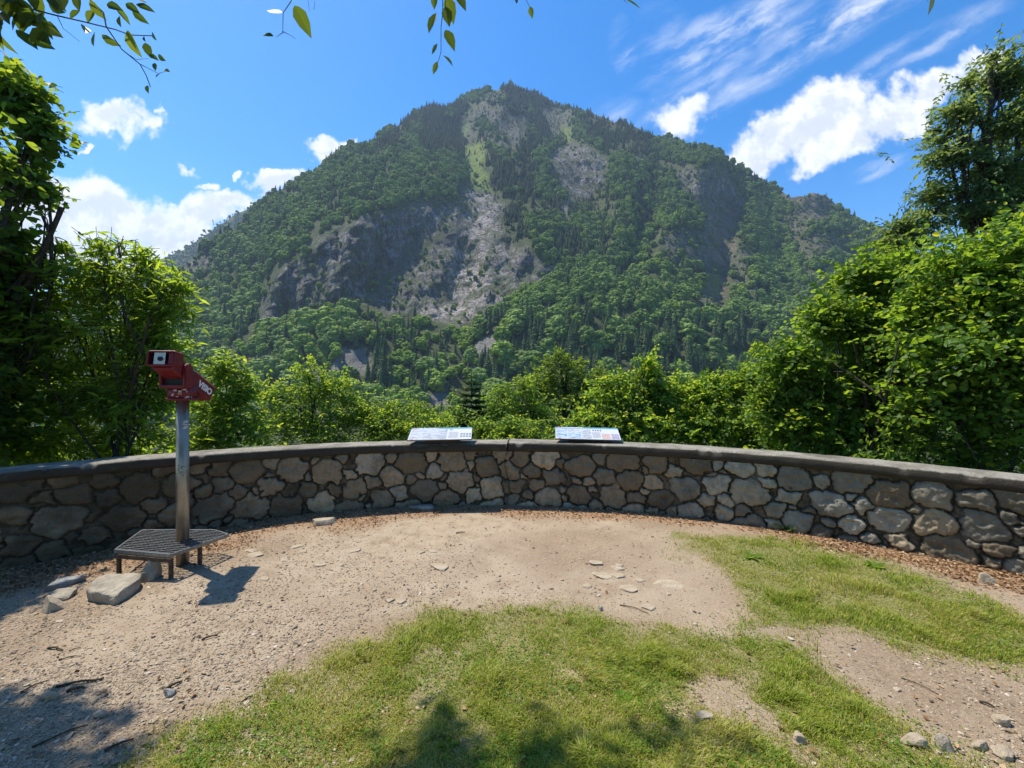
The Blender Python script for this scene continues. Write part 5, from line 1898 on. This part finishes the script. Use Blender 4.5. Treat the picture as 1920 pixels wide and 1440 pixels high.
def build_overhead():
    r = np.random.default_rng(41)
    foot = np.array([-4.6, -1.6, -.1])
    root = empty('overhanging_tree', tuple(foot), 'broadleaf tree whose leafy twigs hang into the top of the view', 'tree')
    blobs = [shade_blob(830, 1410, 5.3, .26, .17, .2), shade_blob(1045, 1430, 5.5, .12, .10, .14), shade_blob(790, 1480, 5.2, .34, .2, .25), shade_blob(1305, 1395, 5.6, .07, .17, .12), shade_blob(1040, 1500, 5.4, .26, .14, .2),
             shade_blob(130, 1345, 4.9, .30, .15, .18), shade_blob(30, 1430, 4.9, .5, .22, .22), shade_blob(215, 1430, 5.0, .18, .15, .15), shade_blob(-80, 1340, 4.8, .4, .3, .3), shade_blob(20, 1370, 4.8, .3, .12, .15),
             ((-3.6, -.6, 5.2), (1.1, 1.0, .8))]
    pos, ld, ln, sz, ti, yg, paths, roots = sprays(blobs, 500, .34, 9, .09, r, 'ovate', shell=.1, young_amt=.1)
    # unseen broad crown added behind the viewer to keep skylight off the wall
    back = [((-4.5, -3.5, 5.8), (2.6, 2.2, 1.8)), ((0, -3.6, 6.2), (2.8, 2.2, 1.8)), ((3.6, -4.0, 5.6), (2.4, 2.2, 2.0)), ((-7, -2.0, 4.2), (2.0, 2.4, 2.2)), ((-2.2, -5.6, 3.0), (2.6, 1.5, 2.0)), ((3.0, -6.4, 3.0), (3.0, 1.5, 2.4)), ((6.8, -3.4, 3.6), (1.8, 2.2, 2.6))]
    p2, d2, n2, s2, t2, y2, _p, _r = sprays(back, 1500, .8, 8, .24, r, 'ovate', shell=.2)
    pos, ld, ln = np.concatenate([pos, p2]), np.concatenate([ld, d2]), np.concatenate([ln, n2])
    sz, ti, yg = np.r_[sz, s2], np.r_[ti, t2], np.r_[yg, y2]
    tr = []
    fork = np.array([-4.2, -1.2, 3.2])
    tr.append((bend(foot, fork, 8, 0, .03, r), np.linspace(.19, .14, 8)))
    tops = []
    for b in blobs + back:
        p = bend(fork, np.array(b[0]), 9, .10, .03, r)
        tr.append((p, np.linspace(.06, .012, 9))); tops.append(p)
    # hanging twigs: leaves placed singly (pixel x, y, length px, direction in the picture), at arm's length above the viewer
    Yh = 1.75
    P, D, NN, LL, YG = [], [], [], [], []

    def twig(pts, rad=.0024, Y=Yh):
        w = np.array([at(a, b, Y) for a, b in pts])
        w[:, 1] += r.normal(0, .012, len(w))
        n = len(pts)
        tr.append((w, np.linspace(rad, rad * .45, n)))
        return w

    def leaf(x, y, ln_, ang, yg_=.25, Y=Yh, tiltn=.5):
        a = math.radians(ang)
        p = np.array(at(x, y, Y + r.normal(0, .01)))
        dv = nrm(np.array([math.cos(a), r.normal(0, .25), -math.sin(a)]))
        nv = nrm(np.array([r.normal(0, tiltn), -1, r.normal(0, tiltn) + .25]))
        P.append(p); D.append(dv); NN.append(nv); LL.append(ln_ / F * Y); YG.append(yg_)
    # centre twig
    twig([(842, -260), (836, -120), (831, -30), (829, 20), (828, 55), (825, 90), (820, 112)])
    for a in ((815, -14, 24, 95, .1), (838, -8, 40, 75, .35), (835, 12, 34, 78, .25), (853, -16, 34, 55, .1), (818, 24, 34, 112, .15), (835, 56, 34, 62, .2), (820, 82, 18, 135, .1), (831, 104, 22, 45, .15), (820, 115, 20, 115, .3)):
        leaf(*a)
    # left-centre twig with two big leaves
    twig([(556, -220), (553, -80), (545, 0), (532, 26), (529, 58)])
    twig([(529, 58), (541, 63), (554, 73)], .0016)
    twig([(529, 58), (516, 68)], .0016)
    twig([(583, -40), (582, 6), (580, 20)], .0012)
    twig([(582, 6), (596, 9)], .001)
    for a in ((529, 24, 30, 195, .05), (552, 10, 46, 62, .3), (513, 68, 18, 190, .05)):
        leaf(*a)
    # small ones at the top edge
    twig([(975, -160), (978, -60), (984, -8), (993, 13)], .0018)
    leaf(964, -6, 18, 70, .1); leaf(994, 12, 18, 80, .4)
    twig([(1176, -120), (1172, -4), (1176, 10)], .0016)
    leaf(1172, -2, 30, 25, .1)
    twig([(1747, -90), (1744, 0)], .0014); leaf(1744, -2, 26, 82, .0, Yh, 2.0)
    # top-left spray
    base = (-220, -260)
    twig([base, (-60, -60), (40, 10), (104, 28), (160, 42), (210, 50), (240, 62), (283, 63)], .004, 1.9)
    twig([(-60, -260), (60, -80), (150, -20), (190, 20), (205, 55), (235, 98), (262, 120), (272, 140), (278, 160)], .0038, 1.9)
    twig([(262, 120), (290, 132), (310, 134)], .0016, 1.9)
    twig([(104, 28), (122, 56), (143, 73)], .0016, 1.9)
    twig([(235, 98), (262, 117), (282, 112)], .0014, 1.9)
    for _ in range(26):
        leaf(r.uniform(-30, 105), r.uniform(-25, 55), r.uniform(28, 46), r.uniform(30, 150), r.uniform(0, .4), 1.9)
    for a in ((10, 20, 34, 60, .1), (30, 55, 36, 45, .0), (55, 70, 34, 20, .0), (60, 40, 34, 30, .3), (70, 60, 34, 40, .0), (5, 30, 30, 110, .0), (60, 20, 38, 60, .0), (84, 22, 34, 80, .1), (40, -2, 30, 70, .4), (90, 5, 34, 40, .5),
              (145, -10, 30, 80, .2), (168, 0, 30, 60, .5), (175, 20, 24, 100, .4), (160, 50, 26, 60, .2), (178, 60, 30, 80, .5), (190, 66, 26, 30, .2), (200, 8, 28, 20, .0), (215, 12, 26, 45, .3), (236, 6, 26, 35, .1), (240, -6, 30, 10, .0),
              (248, 20, 24, 40, .0), (255, 8, 26, 10, .0), (239, 56, 40, 75, .7), (272, 80, 26, 70, .2), (285, 60, 16, 60, .0), (280, 102, 16, 30, .0), (296, 104, 18, 40, .0), (290, 118, 14, 80, .0), (308, 132, 14, 20, .0), (276, 160, 14, 80, .0),
              (300, 138, 12, 100, .0), (270, 68, 12, 70, 0), (150, 20, 22, 130, .1), (225, 30, 22, 80, .2)):
        leaf(*a, Y=1.9)
    link('crown', leaves_mesh('crown', pos, ld, ln, sz, ti, yg, 'ovate', M_darkl), root)
    link('hanging_leaves', leaves_mesh('hanging_leaves', np.array(P), np.array(D), np.array(NN), np.array(LL) * 1.15, r.uniform(.0, .8, len(P)), np.array(YG) * .8, 'ovate', M_hang), root)
    V, q = tubes(tr, 6)
    V2, q2 = tubes(paths, 3)
    link('trunk', np_mesh('trunk', np.concatenate([V, V2]), [q, q2 + len(V)], M_bark, True), root)


build_overhead()


build_clover()


# ------------------------------------------------------------------ small plants
def rosette(px, py, size, n, label, seed, upr=.7, mat=None):
    r = np.random.default_rng(seed)
    x, y = on_ground(px, py)
    z = float(ground_z(x, y))
    th = r.uniform(0, 6.28, n)
    el = r.uniform(.1, 1.0, n) * upr
    d = nrm(np.stack([np.cos(th), np.sin(th), el], -1))
    base = np.array([x, y, z]) + d * r.uniform(0, .4, (n, 1)) * size * .5
    nn = nrm(np.array([0, 0, 1.0]) + r.normal(0, .3, (n, 3)))
    me = leaves_mesh('weed', base, d, nn, size * r.uniform(.6, 1.1, n), r.random(n), r.random(n) * .2, 'ovate', mat or M_shrub)
    tag(link('weed', me), label, 'plant')


rosette(1470, 992, .13, 34, 'bright leafy weed growing at the foot of the wall', 51, 1.3)
rosette(1168, 1312, .05, 14, 'small weed by a bare brown spot in the front lawn', 55, .7)
rosette(840, 1400, .055, 9, 'broad leaved plantain in the shaded bottom lawn', 52, .7)
rosette(1152, 1410, .05, 8, 'bright broad weed in the bottom lawn right of the shade', 53, .7)
rosette(527, 1315, .05, 7, 'two leaved seedling at the left edge of the grass', 54, .8)
rosette(1410, 1046, .09, 12, 'pale leafy dandelion in the upper right grass', 56, .5)
rosette(1640, 1065, .08, 16, 'dark leafy clump near the wall in the right grass', 57, .8)


def build_stalk():
    x, y = on_ground(1530, 1285)
    z = float(ground_z(x, y))
    tr = []
    r = np.random.default_rng(61)
    for k in range(4):
        e = np.array([x + r.normal(0, .03), y + r.normal(0, .03), z + [.19, .12, .15, .09][k]])
        tr.append((bend([x + r.normal(0, .01), y, z - .01], e, 6, 0, .05, r), np.linspace(.0016, .0008, 6)))
    e = tr[0][0][-1]
    tr.append((np.array([e - [0, 0, .02], e, e + [.003, 0, .03]]), np.array([.0008, .003, .0008])))
    V, q = tubes(tr, 5)
    o = link('grass_stalk', np_mesh('grass_stalk', V, [q], M_litter, True, dict(tint=np.full(len(V), .35))))
    tag(o, 'dry upright grass stalk at the edge of the right path', 'plant')


build_stalk()
